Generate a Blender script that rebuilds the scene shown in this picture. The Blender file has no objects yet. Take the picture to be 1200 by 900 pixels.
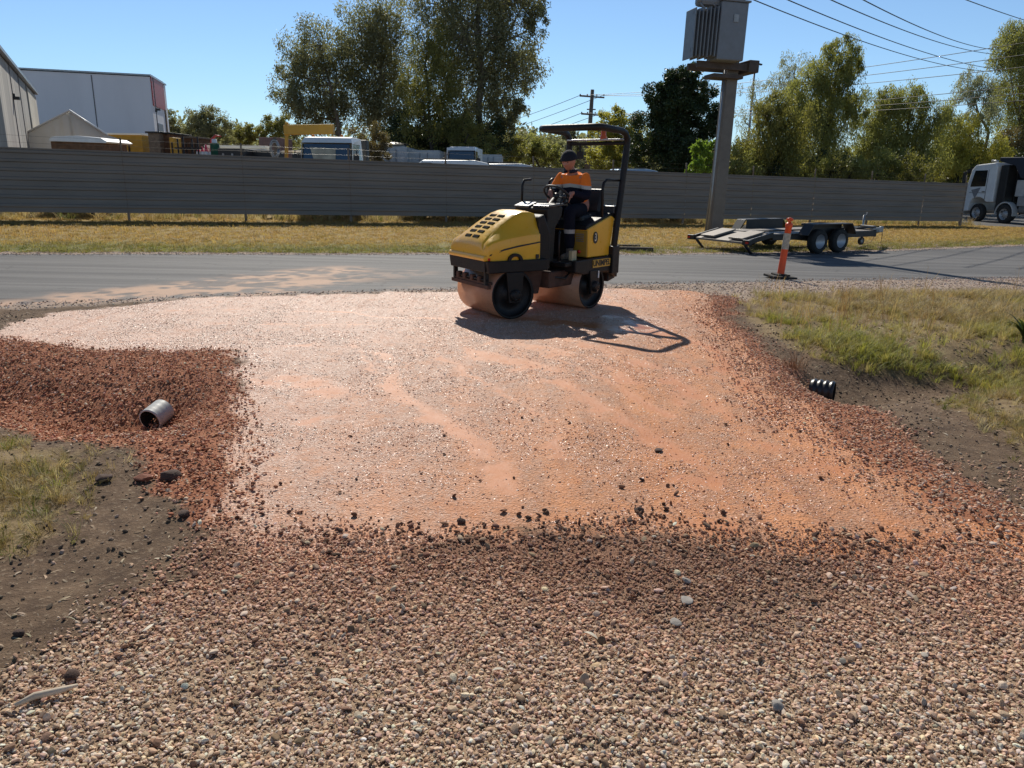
import bpy, bmesh, math, random
import numpy as np
from mathutils import Vector, Matrix
random.seed(7); RNG = np.random.default_rng(11)
scene = bpy.context.scene
COL = scene.collection
R = math.radians

# ------------------------------------------------------------------ render, camera, light
scene.render.engine = 'CYCLES'
scene.view_settings.view_transform = 'Standard'
scene.view_settings.look = 'None'
scene.view_settings.exposure = 0
scene.cycles.max_bounces = 6
scene.cycles.transparent_max_bounces = 8
CAMH = 1.65
cam_d = bpy.data.cameras.new('camera'); cam = bpy.data.objects.new('camera', cam_d); COL.objects.link(cam)
cam_d.sensor_fit = 'HORIZONTAL'; cam_d.sensor_width = 36; cam_d.lens = 901 / 1200 * 36
cam_d.clip_start = 0.05; cam_d.clip_end = 3000
PITCH, ROLL = R(15.2), 0.015
cam.matrix_world = (Matrix.Translation((0, 0, CAMH)) @ Matrix.Rotation(R(90) - PITCH, 4, 'X') @ Matrix.Rotation(ROLL, 4, 'Z'))
scene.camera = cam
SUN_EL, SUN_AZ = 40.5, -9.0          # azimuth from +Y, negative = towards -X
sd = Vector((math.sin(R(SUN_AZ)) * math.cos(R(SUN_EL)), math.cos(R(SUN_AZ)) * math.cos(R(SUN_EL)), math.sin(R(SUN_EL))))
sl = bpy.data.lights.new('sun', 'SUN'); sl.energy = 5.0; sl.angle = R(0.55); sl.color = (1.0, 0.94, 0.83)
so = bpy.data.objects.new('sun', sl); COL.objects.link(so)
so.rotation_euler = (-sd).to_track_quat('-Z', 'Y').to_euler(); so.location = sd * 60
w = bpy.data.worlds.new('World'); scene.world = w; w.use_nodes = True
nt = w.node_tree; nt.nodes.clear()
sky = nt.nodes.new('ShaderNodeTexSky'); sky.sky_type = 'NISHITA'; sky.sun_disc = False
sky.sun_elevation = R(SUN_EL); sky.sun_rotation = R(SUN_AZ); sky.altitude = 150
sky.air_density = 1.0; sky.dust_density = 0.0; sky.ozone_density = 3.0
bg = nt.nodes.new('ShaderNodeBackground'); bg.inputs[1].default_value = 0.105
wo = nt.nodes.new('ShaderNodeOutputWorld')
hs = nt.nodes.new('ShaderNodeHueSaturation'); hs.inputs['Saturation'].default_value = 1.0; nt.links.new(sky.outputs[0], hs.inputs['Color'])
tc = nt.nodes.new('ShaderNodeTexCoord'); sx = nt.nodes.new('ShaderNodeSeparateXYZ'); nt.links.new(tc.outputs['Generated'], sx.inputs[0])
rp = nt.nodes.new('ShaderNodeValToRGB'); e = rp.color_ramp.elements; e[0].position = 0; e[0].color = (.66, .82, 1.04, 1); e[1].position = .42; e[1].color = (1.0, 1.0, 1.0, 1)
e2 = e.new(.12); e2.color = (.80, .92, 1.05, 1); e3 = e.new(.85); e3.color = (.38, .38, .38, 1)
nt.links.new(sx.outputs[2], rp.inputs[0])
mu = nt.nodes.new('ShaderNodeMix'); mu.data_type = 'RGBA'; mu.blend_type = 'MULTIPLY'; mu.inputs[0].default_value = 1
nt.links.new(hs.outputs[0], mu.inputs[6]); nt.links.new(rp.outputs[0], mu.inputs[7]); nt.links.new(mu.outputs[2], bg.inputs[0]); nt.links.new(bg.outputs[0], wo.inputs[0])

# ------------------------------------------------------------------ noise and terrain (numpy)
def _h(ix, iy, s):
    n = (ix.astype(np.int64) * 374761393 + iy.astype(np.int64) * 668265263 + s * 974711) & 0xffffffff
    n = ((n ^ (n >> 13)) * 1274126177) & 0xffffffff
    n = (n ^ (n >> 16)) & 0xffffffff
    return n / 4294967295.0
def vnoise(x, y, s=0):
    x = np.asarray(x, float); y = np.asarray(y, float)
    ix = np.floor(x); iy = np.floor(y); fx = x - ix; fy = y - iy
    fx = fx * fx * (3 - 2 * fx); fy = fy * fy * (3 - 2 * fy)
    a = _h(ix, iy, s); b = _h(ix + 1, iy, s); c = _h(ix, iy + 1, s); d = _h(ix + 1, iy + 1, s)
    return (a * (1 - fx) + b * fx) * (1 - fy) + (c * (1 - fx) + d * fx) * fy
def fbm(x, y, s=0, o=4):
    v = 0; a = .5; t = 0
    for i in range(o):
        v = v + a * vnoise(x, y, s + i * 17); t += a; a *= .5; x = x * 2.03 + 5.1; y = y * 2.03 - 3.7
    return v / t
def sstep(t, a, b):
    t = np.clip((t - a) / (b - a), 0, 1); return t * t * (3 - 2 * t)
def poly_sd(x, y, P):
    """signed distance, positive inside"""
    x = np.asarray(x, float); y = np.asarray(y, float)
    d = np.full(np.broadcast(x, y).shape, 1e9); ins = np.zeros(d.shape, bool)
    n = len(P)
    for i in range(n):
        ax, ay = P[i]; bx, by = P[(i + 1) % n]
        ex, ey = bx - ax, by - ay
        t = np.clip(((x - ax) * ex + (y - ay) * ey) / (ex * ex + ey * ey + 1e-12), 0, 1)
        d = np.minimum(d, np.hypot(x - ax - t * ex, y - ay - t * ey))
        c = ((ay > y) != (by > y))
        with np.errstate(divide='ignore', invalid='ignore'):
            xi = (bx - ax) * (y - ay) / ((by - ay) if by != ay else 1e-9) + ax
        ins ^= (c & (x < xi))
    return np.where(ins, d, -d)
def line_d(x, y, P):
    d = np.full(np.broadcast(x, y).shape, 1e9)
    for (ax, ay), (bx, by) in zip(P[:-1], P[1:]):
        ex, ey = bx - ax, by - ay
        t = np.clip(((x - ax) * ex + (y - ay) * ey) / (ex * ex + ey * ey), 0, 1)
        d = np.minimum(d, np.hypot(x - ax - t * ex, y - ay - t * ey))
    return d
DRIVE = [(-5.3,7.55),(-5.45,8.6),(-5.2,9.25),(-4.3,10.3),(-2.5,10.85),(-.9,11.25),(1.3,12.05),(3.0,11.6),(2.6,9.8),(2.3,6.8),(2.15,4.9),(2.3,3.75),(2.8,3.1),
         (1.6,3.05),(1.0,3.22),(.42,3.38),(-.15,3.3),(-.56,3.05),(-1.0,2.85),(-1.35,3.4),(-1.55,4.1),(-2.1,5.6),(-2.7,7.08),(-3.8,7.08),(-4.7,7.35)]
REDL = [(-9,8.6),(-6.2,7.9),(-4.7,7.5),(-3.8,7.15),(-2.55,7.2),(-1.9,5.5),(-1.35,4.0),(-1.1,3.25),(-1.5,3.35),(-1.9,3.8),(-2.3,4.35),(-2.9,4.6),(-3.6,5.05),(-4.6,5.9),(-7,6.7),(-9,7.2)]
REDR = [(3.0,11.7),(3.3,11.1),(2.72,9.3),(2.6,8.2),(2.68,7.1),(2.72,6.2),(2.72,5.4),(2.7,4.5),(2.7,3.6),(2.6,2.9),(2.4,2.9),(2.0,3.7),(1.75,4.7),(1.85,6.6),(2.1,8.5),(2.3,9.8)]
GRASSR = [(3.3,11.3),(4.2,12.0),(8,12.3),(12,14),(20,18),(30,22),(30,4),(6.5,2.6),(3.9,3.3),(3.25,4.4),(3.45,5.9),(4.4,6.7),(4.3,7.1),(3.4,7.15),(2.8,7.7),(2.72,9.2)]
GRASSL = [(-14,9),(-7,6.6),(-4.6,5.7),(-3.3,4.75),(-2.6,4.45),(-2.15,3.75),(-2.15,3.1),(-2.9,2.6),(-6,2.2),(-14,2)]
ROADN = [(-80,-14),(-30,1.8),(-14,6.5),(-6.3,9.4),(-4.1,10.35),(-2.4,10.95),(1.9,12.4),(9.7,14.9),(20,19.0),(34,26),(60,38),(120,64)]
ROADF = [(120,84),(60,54),(34,38),(17.5,26.6),(10,21.9),(3.7,18.75),(-3.7,16.45),(-10,14.9),(-30,9.8),(-80,-4)]
ROAD = ROADN + ROADF
SIDE = [(20,44.5),(23.4,41.2),(27,40.0),(40,41),(60,43),(60,62),(44,63),(30,60),(22,57)]
DITCHL = [(-2.6,5.5),(-3.05,5.4),(-3.8,5.75),(-5.2,6.3),(-9,7.1)]
DITCHR = [(2.75,6.45),(3.4,6.75),(4.2,6.95),(5.6,7.4),(9,8.6)]
def height(x, y):
    x = np.asarray(x, float); y = np.asarray(y, float)
    z = -0.0175 * (np.clip(x, -70, 60) + 6) * sstep(y, 8, 22)
    dd = poly_sd(x, y, DRIVE)
    out = sstep(-dd, -.05, .55)
    dl = line_d(x, y, DITCHL); dr = line_d(x, y, DITCHR)
    z = z - .27 * np.exp(-(dl / .55) ** 2) * out - .27 * np.exp(-(dr / .6) ** 2) * out
    # shallow table drain all the way along both sides
    rl = poly_sd(x, y, REDL); rr = poly_sd(x, y, REDR)
    z = z + .025 * sstep(np.maximum(rl, rr), 0.05, .35) * (1 - .8 * np.exp(-(np.minimum(dl, dr) / .3) ** 2)) * sstep(-dd, -.25, .15)
    near = 1 - sstep(np.hypot(x, y - 5), 14, 30)
    rd = sstep(poly_sd(x, y, ROAD), -.5, .2)
    offr = (1 - rd)
    z = z + near * offr * (.05 * (fbm(x * .8, y * .8, 3) - .5) + .012 * (fbm(x * 5, y * 5, 9) - .5))
    soilish = offr * (1 - sstep(dd, -.1, .3)) * (1 - sstep(-y, -3.3, -2.6))
    z = z + near * soilish * .05 * (fbm(x * 3.1, y * 3.1, 21) - .5)
    return z
def hz(x, y): return float(height(np.array([x]), np.array([y]))[0])
PUDDLES = [  # smooth fines: polyline, half width
    ([(-1.15,6.9),(-.95,5.9),(-.35,4.9),(-.05,4.2),(.0,3.75)], .12),
    ([(-2.05,5.95),(-1.55,6.1),(-1.35,5.75)], .22), ([(-1.5,5.0),(-1.25,5.15)], .12), ([(-2.2,7.35),(-2.0,7.4)], .13),
    ([(-.3,7.6),(.3,7.45),(.75,6.9),(1.0,6.2)], .10), ([(-.45,7.45),(.05,6.9),(.3,6.4),(.65,5.5),(1.0,4.6),(1.15,4.0)], .12),
    ([(.1,7.0),(.35,6.5)], .2), ([(.75,7.5),(1.3,6.6),(1.5,5.4)], .13), ([(.9,3.5),(1.05,3.42)], .12), ([(-3.5,8.3),(-2.2,8.55),(-1.2,8.4)], .05),
    ([(-4.2,9.2),(-2.2,9.3),(-.8,9.0)], .06), ([(1.2,9.3),(2.0,7.6),(1.9,6.0)], .16), ([(1.6,4.6),(1.9,4.1)], .2), ([(-.75,7.3),(-.3,6.3),(.2,5.2),(.35,4.4)], .045), ([(.2,7.4),(.75,6.3),(1.15,5.3)], .05), ([(.5,7.9),(1.1,7.2),(1.45,6.3)], .05), ([(-1.7,7.7),(-1.4,6.9),(-1.1,6.2)], .05), ([(.85,7.7),(1.55,7.1),(1.75,6.3)], .04), ([(-.5,9.2),(.6,8.9),(1.2,8.5)], .3)]
def zones(x, y):
    n1 = fbm(x * 1.3, y * 1.3, 31) - .5; n2 = fbm(x * 5.5, y * 5.5, 37, 5) - .5
    jit = n1 * .35 + n2 * .35
    Z = {}
    dr = poly_sd(x, y, DRIVE)
    Z['wet'] = sstep(dr + jit * .9, -.12, .14)
    Z['red'] = np.maximum(sstep(poly_sd(x, y, REDL) + jit * .7, -.1, .2), sstep(poly_sd(x, y, REDR) + jit * .9, -.2, .3))
    rd = poly_sd(x, y, ROAD); sdd = poly_sd(x, y, SIDE)
    Z['road'] = np.maximum(sstep(rd + n2 * .25, -.05, .08), sstep(sdd, -.2, .2))
    front = 3.36 + .08 * np.sin(x * 2.7) - y
    Z['gravel'] = sstep(front + jit * .8, -.25, .25) * sstep(x + 1.60 - .26 * np.clip(y - 2.1, -2, 2) + jit * .8, -.3, .25)
    Z['gravel'] = np.maximum(Z['gravel'], sstep(4.2 + jit - y, -.3, .5) * sstep(x, 2.6, 3.1) * (1 - sstep(x, 4.0, 5.0)) * .9)
    # gravel shoulder on the near right side of the road and thin edges elsewhere
    Z['shoulder'] = sstep(2.0 + rd + jit * .6, -.2, .3) * sstep(x, 1.5, 3.0) * (y < 30) * (rd < .3) * (1 - sstep(x, 26, 40))
    Z['shoulder'] = np.maximum(Z['shoulder'], sstep(.35 + rd + jit * .8, -.1, .2) * (rd < .2) * (1 - Z['wet']))
    Z['grass'] = np.maximum(sstep(poly_sd(x, y, GRASSR) + jit * 1.2, -.2, .35), .9 * sstep(poly_sd(x, y, GRASSL) + jit * 1.4, -.25, .4))
    behind = (y > road_mid(x)) & (rd < 0)
    verge = sstep(-rd + n2 * .3, .15, .5) * behind
    Z['verge'] = verge * (1 - sstep(fence_side(x, y), 3.0, 9.0) * .85)
    Z['greenverge'] = verge * (1 - sstep(-rd, 1.2, 4.5))
    lines_ = PUDDLES
    p = np.full(x.shape, -1.)
    for ln, wd in PUDDLES:
        p = np.maximum(p, 1 - line_d(x + n2 * .25, y + n1 * .5, ln) / wd)
    Z['puddle'] = sstep(p + n2 * 2.2 + n1 * .8 - .22, -.15, .75) * .9
    # red dust dragged onto the asphalt
    du = np.maximum(sstep(1.5 - line_d(x, y, [(-5.6,10.2),(-4.6,11.3),(-3.6,12.9),(-3.0,13.6)]) * 1.5, 0, 1.3), sstep(1.4 - line_d(x, y, [(-4.4,10.9),(-2.6,12.4),(-1.8,13.5)]) * 1.9, 0, 1.3))
    du = np.maximum(du, .9 * sstep(dr + 0.9 + jit * 2.4, 0, .9))
    du = np.maximum(du, .8 * sstep(1.0 - line_d(x, y, [(-9.5,7.9),(-7,9.2),(-5.2,10.2)]) * 1.8, 0, 1))
    Z['dust'] = np.clip(du * (1 - .7 * sstep(x, -3.4, -2.0)) * (1.1 * sstep(n2 + n1 * .6, -.12, .14) + .15), 0, 1)
    return Z
FA, FB = Vector((-15.1, 22.9)), Vector((22.3, 39.3))
def road_mid(x): return np.interp(x, [-80, -30, -10, 0, 10, 34, 60, 120], [-9, 6, 12.2, 14.8, 18.4, 32, 46, 74])
def fence_side(x, y):
    d = (FB - FA).normalized()
    return (x - FA.x) * (-d.y) + (y - FA.y) * d.x
def grow(a, b, step, g):
    v = [a]; s = step
    while v[-1] < b: v.append(v[-1] + s); s *= g
    return v
def mesh_from(name, co, faces, smooth=True):
    me = bpy.data.meshes.new(name); co = np.asarray(co, np.float32); faces = np.asarray(faces, np.int32)
    me.vertices.add(len(co)); me.vertices.foreach_set('co', co.ravel())
    n, k = faces.shape
    me.loops.add(n * k); me.loops.foreach_set('vertex_index', faces.ravel())
    me.polygons.add(n); me.polygons.foreach_set('loop_start', np.arange(0, n * k, k, dtype=np.int32))
    me.polygons.foreach_set('loop_total', np.full(n, k, np.int32))
    me.update(calc_edges=True)
    if smooth: me.polygons.foreach_set('use_smooth', np.ones(n, bool))
    return me

# ------------------------------------------------------------------ material helpers
class NT:
    def __init__(s, name):
        s.m = bpy.data.materials.new(name); s.m.use_nodes = True; s.t = s.m.node_tree; s.t.nodes.clear()
        s.out = s.n('ShaderNodeOutputMaterial'); s.b = s.n('ShaderNodeBsdfPrincipled'); s.l(s.b.outputs[0], s.out.inputs[0])
    def n(s, ty, **k):
        x = s.t.nodes.new(ty)
        for a, v in k.items(): setattr(x, a, v)
        return x
    def l(s, a, b): s.t.links.new(a, b)
    def inp(s, node, i, v):
        if hasattr(v, 'is_output'): s.l(v, node.inputs[i])
        elif v is not None:
            if isinstance(v, tuple) and len(v) == 3 and node.inputs[i].type == 'RGBA': v = v + (1,)
            node.inputs[i].default_value = v
    def attr(s, name, ty='GEOMETRY'): a = s.n('ShaderNodeAttribute', attribute_name=name, attribute_type=ty); return a
    def math(s, op, a, b=None, c=None, clamp=False):
        x = s.n('ShaderNodeMath', operation=op); x.use_clamp = clamp; s.inp(x, 0, a); s.inp(x, 1, b); s.inp(x, 2, c); return x.outputs[0]
    def mix(s, f, a, b, blend='MIX'):
        x = s.n('ShaderNodeMix', data_type='RGBA', blend_type=blend); s.inp(x, 0, f); s.inp(x, 6, a); s.inp(x, 7, b); return x.outputs[2]
    def mixf(s, f, a, b):
        x = s.n('ShaderNodeMix', data_type='FLOAT'); s.inp(x, 0, f); s.inp(x, 2, a); s.inp(x, 3, b); return x.outputs[0]
    def noise(s, scale, detail=4, rough=.55, vec=None, dist=0):
        x = s.n('ShaderNodeTexNoise'); x.inputs['Scale'].default_value = scale; x.inputs['Detail'].default_value = detail
        x.inputs['Roughness'].default_value = rough; x.inputs['Distortion'].default_value = dist
        if vec is not None: s.l(vec, x.inputs['Vector'])
        return x.outputs[0]
    def voro(s, scale, vec=None, feat='F1'):
        x = s.n('ShaderNodeTexVoronoi', feature=feat); x.inputs['Scale'].default_value = scale
        if vec is not None: s.l(vec, x.inputs['Vector'])
        return x
    def ramp(s, f, stops, interp='LINEAR'):
        x = s.n('ShaderNodeValToRGB'); s.inp(x, 0, f); e = x.color_ramp.elements; x.color_ramp.interpolation = interp
        while len(e) < len(stops): e.new(.5)
        for i, (p, c) in enumerate(stops): e[i].position = p; e[i].color = (c + (1,)) if len(c) == 3 else c
        return x.outputs[0]
    def rng(s, f, a, b, c=0, d=1):
        x = s.n('ShaderNodeMapRange'); s.inp(x, 0, f); s.inp(x, 1, a); s.inp(x, 2, b); s.inp(x, 3, c); s.inp(x, 4, d); return x.outputs[0]
    def co(s, kind='Object'): return s.n('ShaderNodeTexCoord').outputs[kind]
    def mapv(s, vec, scale=(1, 1, 1), rot=(0, 0, 0)):
        x = s.n('ShaderNodeMapping'); s.l(vec, x.inputs[0]); x.inputs['Scale'].default_value = scale; x.inputs['Rotation'].default_value = rot; return x.outputs[0]
    def bump(s, h, dist, strength=1, normal=None):
        x = s.n('ShaderNodeBump'); s.inp(x, 'Height', h); x.inputs['Distance'].default_value = dist; x.inputs['Strength'].default_value = strength
        if normal is not None: s.l(normal, x.inputs['Normal'])
        s.l(x.outputs[0], s.b.inputs['Normal']); return x.outputs[0]
    def set(s, **k):
        names = dict(color='Base Color', rough='Roughness', metal='Metallic', spec='Specular IOR Level', coat='Coat Weight', coatr='Coat Roughness', trans='Transmission Weight', emis='Emission Color', emiss='Emission Strength', sheen='Sheen Weight')
        for a, v in k.items(): s.inp(s.b, names[a], v)
        return s
_mc = {}
def pm(name, col, rough=.6, metal=0., var=.18, scale=6., bump=0., grime=0., gcol=(.12, .08, .05), coat=0., spec=.5):
    """painted or plain solid with uneven tone, roughness breakup and optional grime"""
    if name in _mc: return _mc[name]
    t = NT(name); v = t.co('Object')
    a = t.noise(scale, 5, .6, v); f = t.noise(scale * 9, 4, .6, v)
    c = t.mix(t.rng(a, .3, .7), tuple(x * (1 - var) for x in col), tuple(min(1, x * (1 + var)) for x in col))
    if grime > 0:
        g = t.math('MULTIPLY', t.rng(t.noise(scale * .7, 6, .7, v), .45, .75), grime)
        c = t.mix(t.math('MAXIMUM', g, t.math('MULTIPLY', t.rng(f, .62, .7), grime * .7)), c, gcol)
    t.set(color=c, rough=t.rng(f, .3, .7, max(.02, rough - .1), min(1, rough + .12)), metal=metal, coat=coat, spec=spec)
    if bump > 0: t.bump(f, bump)
    _mc[name] = t.m
    return t.m

# ------------------------------------------------------------------ ground material
g = NT('ground_surface'); P = g.co('Object')
A = {k: g.attr(k).outputs['Fac'] for k in ('wet', 'red', 'road', 'gravel', 'shoulder', 'grass', 'verge', 'greenverge', 'puddle', 'dust')}
nf = g.noise(38, 5, .65, P); nm = g.noise(7, 5, .6, P); nb = g.noise(1.6, 4, .6, P); nff = g.noise(160, 3, .6, P)
vor = g.voro(62, P); vor2 = g.voro(115, P)
def sharp(m, wdt=.35):
    e = g.math('ADD', m, g.math('MULTIPLY', g.math('SUBTRACT', nf, .5), 1.1))
    return g.rng(e, .5 - wdt * .5, .5 + wdt * .5)
# dark moist soil with pale litter
c = g.mix(g.rng(nm, .3, .7), (.075, .046, .029), (.185, .122, .076))
c = g.mix(g.rng(nf, .56, .72), c, (.34, .26, .18))
# sparse dry grass ground
gg = g.mix(g.rng(nm, .3, .7), (.17, .115, .060), (.30, .22, .115))
c = g.mix(sharp(A['grass']), c, gg)
vg = g.mix(g.rng(g.noise(2.2, 5, .65, P), .3, .7), (.27, .185, .065), (.38, .27, .105))
vg = g.mix(g.math('MULTIPLY', g.rng(nf, .4, .7), .5), vg, (.16, .13, .045))
vg = g.mix(g.math('MULTIPLY', A['greenverge'], g.rng(nb, .3, .55, .25, .9)), vg, (.15, .17, .05))
c = g.mix(A['verge'], c, vg)
# foreground gravel fines
gf = g.mix(g.rng(nm, .3, .7), (.30, .205, .135), (.44, .315, .215))
sxh = g.n('ShaderNodeSeparateXYZ'); g.l(P, sxh.inputs[0])
gf = g.mix(g.rng(sxh.outputs[1], 2.3, 3.1, 0, .85), gf, g.mix(nm, (.17, .080, .05), (.30, .15, .09)))
c = g.mix(sharp(A['gravel']), c, gf)
sh = g.mix(g.rng(vor2.outputs['Distance'], .1, .6), (.34, .24, .18), (.50, .39, .31))
sh = g.mix(g.rng(nf, .3, .7), sh, (.22, .165, .13))
c = g.mix(sharp(A['shoulder'], .6), c, sh)
rc = g.mix(g.rng(nm, .3, .7), (.27, .105, .055), (.41, .18, .10))
c = g.mix(sharp(A['red']), c, rc)
# wet rolled clay and stone
wc = g.mix(g.rng(nb, .32, .68), (.54, .215, .088), (.69, .305, .135))
peb = g.mix(g.rng(g.math('ADD', vor.outputs['Distance'], g.math('MULTIPLY', nf, .5)), .3, .8), (.72, .42, .27), (.34, .15, .07))
lap = g.noise(1.0, 5, .65, g.mapv(P, (3.2, .45, 1), (0, 0, R(14))))
wc = g.mix(g.math('MULTIPLY', g.rng(nm, .34, .58, .25, .9), g.rng(lap, .40, .56, .12, 1)), wc, peb)
wc = g.mix(A['puddle'], wc, g.mix(nm, (.43, .145, .048), (.54, .20, .072)))
wm = sharp(A['wet'], .5)
pale = g.rng(g.math('ADD', g.math('MULTIPLY', g.n('ShaderNodeSeparateXYZ').outputs[0], 0), nb), .4, .62)
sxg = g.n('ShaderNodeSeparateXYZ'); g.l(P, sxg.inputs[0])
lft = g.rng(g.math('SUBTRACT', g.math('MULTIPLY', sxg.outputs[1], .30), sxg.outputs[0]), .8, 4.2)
wc = g.mix(g.math('MULTIPLY', g.math('MULTIPLY', g.math('MULTIPLY', lft, .75), g.math('SUBTRACT', 1, A['puddle'])), g.rng(nm, .3, .6, .35, 1)), wc, g.mix(g.rng(nf, .3, .7), (.50, .31, .23), (.86, .68, .60)))  # sun glare painted in: clay pales towards the far left
vs1 = g.voro(95, P); vs2 = g.voro(170, P); sp1 = g.n('ShaderNodeSeparateColor'); g.l(vs1.outputs['Color'], sp1.inputs[0]); sp2 = g.n('ShaderNodeSeparateColor'); g.l(vs2.outputs['Color'], sp2.inputs[0])
spk = g.ramp(sp1.outputs[0], [(0, (.18, .085, .05)), (.22, (.42, .21, .12)), (.5, (.66, .38, .25)), (.8, (.80, .60, .48)), (1, (.92, .82, .74))])
spk2 = g.ramp(sp2.outputs[1], [(0, (.26, .12, .07)), (.4, (.60, .32, .19)), (1, (.88, .70, .58))])
sm_ = g.math('MULTIPLY', g.math('SUBTRACT', 1, A['puddle']), g.rng(g.math('ADD', nm, g.math('MULTIPLY', lap, .5)), .62, .88, .15, .95))
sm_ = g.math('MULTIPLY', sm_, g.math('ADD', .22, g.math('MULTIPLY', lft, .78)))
wc = g.mix(g.math('MULTIPLY', sm_, g.math('GREATER_THAN', sp1.outputs[1], .42)), wc, spk); wc = g.mix(g.math('MULTIPLY', g.math('MULTIPLY', sm_, .8), g.math('GREATER_THAN', sp2.outputs[0], .6)), wc, spk2)
lap2 = g.noise(1.0, 4, .6, g.mapv(P, (8.5, .55, 1), (0, 0, R(20))))
wc = g.mix(g.math('MULTIPLY', g.rng(lap2, .56, .66), .34), wc, (.36, .135, .055))
wc = g.mix(g.math('MULTIPLY', g.rng(nb, .58, .70), .30), wc, (.40, .15, .06))
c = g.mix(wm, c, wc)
# asphalt
rv = g.mapv(P, (.05, 1.6, 1), (0, 0, R(-19)))
streak = g.noise(1.7, 6, .7, rv)
fl = g.mapv(P, (.10, 9, 1), (0, 0, R(-16)))
lines = g.rng(g.noise(.9, 3, .5, fl), .60, .68)
asp = g.mix(g.rng(streak, .36, .64), (.075, .074, .076), (.20, .192, .186))
asp = g.mix(g.rng(nff, .35, .65, 0, .65), asp, (.05, .05, .054))
crk = g.voro(.55, g.mapv(P, (1, 1, 1)), 'DISTANCE_TO_EDGE')
asp = g.mix(g.math('MULTIPLY', g.rng(g.math('ADD', crk.outputs['Distance'], g.math('MULTIPLY', g.math('SUBTRACT', nm, .5), .12)), .0, .012, .55, 0), g.rng(nb, .45, .6)), asp, (.03, .03, .03))
asp = g.mix(g.math('MULTIPLY', lines, .65), asp, (.05, .048, .05))
asp = g.mix(g.math('MULTIPLY', g.rng(nf, .66, .72), .5), asp, (.25, .23, .21))
asp = g.mix(g.math('MULTIPLY', A['dust'], .9), asp, g.mix(nf, (.40, .22, .13), (.60, .42, .31)))
c = g.mix(g.math('MULTIPLY', sharp(A['road'], .3), g.math('SUBTRACT', 1, wm)), c, asp)
rough = g.mixf(A['road'], .95, .78)
wr = g.mixf(A['puddle'], g.rng(g.noise(24, 4, .6, P), .35, .65, .6, .8), g.rng(nm, .3, .7, .45, .65))
dv = g.n('ShaderNodeVectorMath', operation='DISTANCE'); g.l(P, dv.inputs[0]); dv.inputs[1].default_value = (1.25, 8.9, 0)
wr = g.mixf(g.rng(g.math('ADD', dv.outputs['Value'], g.math('MULTIPLY', nm, .5)), .65, 1.0, .9, 0), wr, .16)
rough = g.mixf(wm, rough, wr)
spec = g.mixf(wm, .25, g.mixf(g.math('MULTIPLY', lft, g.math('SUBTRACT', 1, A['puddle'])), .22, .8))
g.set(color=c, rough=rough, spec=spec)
h = g.math('ADD', g.math('MULTIPLY', nf, 1.0), g.math('MULTIPLY', nff, .35))
h = g.math('SUBTRACT', h, g.math('MULTIPLY', g.rng(vor.outputs['Distance'], 0, .6), g.math('MULTIPLY', wm, g.math('SUBTRACT', .45, g.math('MULTIPLY', A['puddle'], .45)))))
amp = g.mixf(A['road'], 1.0, .4)
amp = g.math('MULTIPLY', amp, g.math('SUBTRACT', 1.0, g.math('MULTIPLY', g.math('MULTIPLY', A['puddle'], wm), .8)))
g.bump(g.math('MULTIPLY', h, amp), .012)
M_GROUND = g.m

# ------------------------------------------------------------------ ground sheet
def axis(lo_far, lo, hi, hi_far, s, mid_lo, mid_hi, ms):
    core = list(np.arange(lo, hi, s))
    right = grow(hi, mid_hi, s * 1.2, 1.02); right = [v if v < mid_hi else mid_hi for v in right]
    a = core + right
    a += grow(a[-1] + ms, hi_far, ms * 1.4, 1.22)
    left = [-v for v in grow(-lo + s, -mid_lo, s * 1.2, 1.02)]
    left += [-v for v in grow(-left[-1] + ms, -lo_far, ms * 1.4, 1.22)]
    return np.array(sorted(set(np.round(left + a, 4))))
gx = axis(-900, -5.5, 5.5, 900, .034, -26, 36, .3)
gy = np.concatenate([np.array([-300, -80, -30, -14, -8, -5, -3.5, -2.5, -1.8, -1.2, -.8]), np.arange(-.5, 12.5, .034), np.array(grow(12.54, 46, .045, 1.009)), np.array(grow(46.6, 1200, .9, 1.2))])
X, Y = np.meshgrid(gx, gy); nx, ny = len(gx), len(gy)
xf, yf = X.ravel(), Y.ravel()
zf = height(xf, yf)
ZN = zones(xf, yf)
idx = np.arange(nx * ny).reshape(ny, nx)
quads = np.stack([idx[:-1, :-1], idx[:-1, 1:], idx[1:, 1:], idx[1:, :-1]], -1).reshape(-1, 4)
fc = lambda k: ZN[k][quads].mean(1)
is_drive = fc('wet') > .5
is_road = (fc('road') > .5) & ~is_drive
is_verge = (fc('verge') > .5) & ~is_drive & ~is_road
def ground_piece(name, mask):
    f = quads[mask]; u, inv = np.unique(f, return_inverse=True)
    me = mesh_from(name, np.stack([xf[u], yf[u], zf[u]], -1), inv.reshape(f.shape))
    for k, v in ZN.items():
        at_ = me.attributes.new(k, 'FLOAT', 'POINT'); at_.data.foreach_set('value', np.ascontiguousarray(v[u], np.float32))
    me.materials.append(M_GROUND)
    o = bpy.data.objects.new(name, me); COL.objects.link(o); o['kind'] = 'structure'; return o
ground_piece('driveway', is_drive); ground_piece('road', is_road); ground_piece('grass_verge_ground', is_verge)
ground_piece('ground', ~(is_drive | is_road | is_verge))

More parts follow.
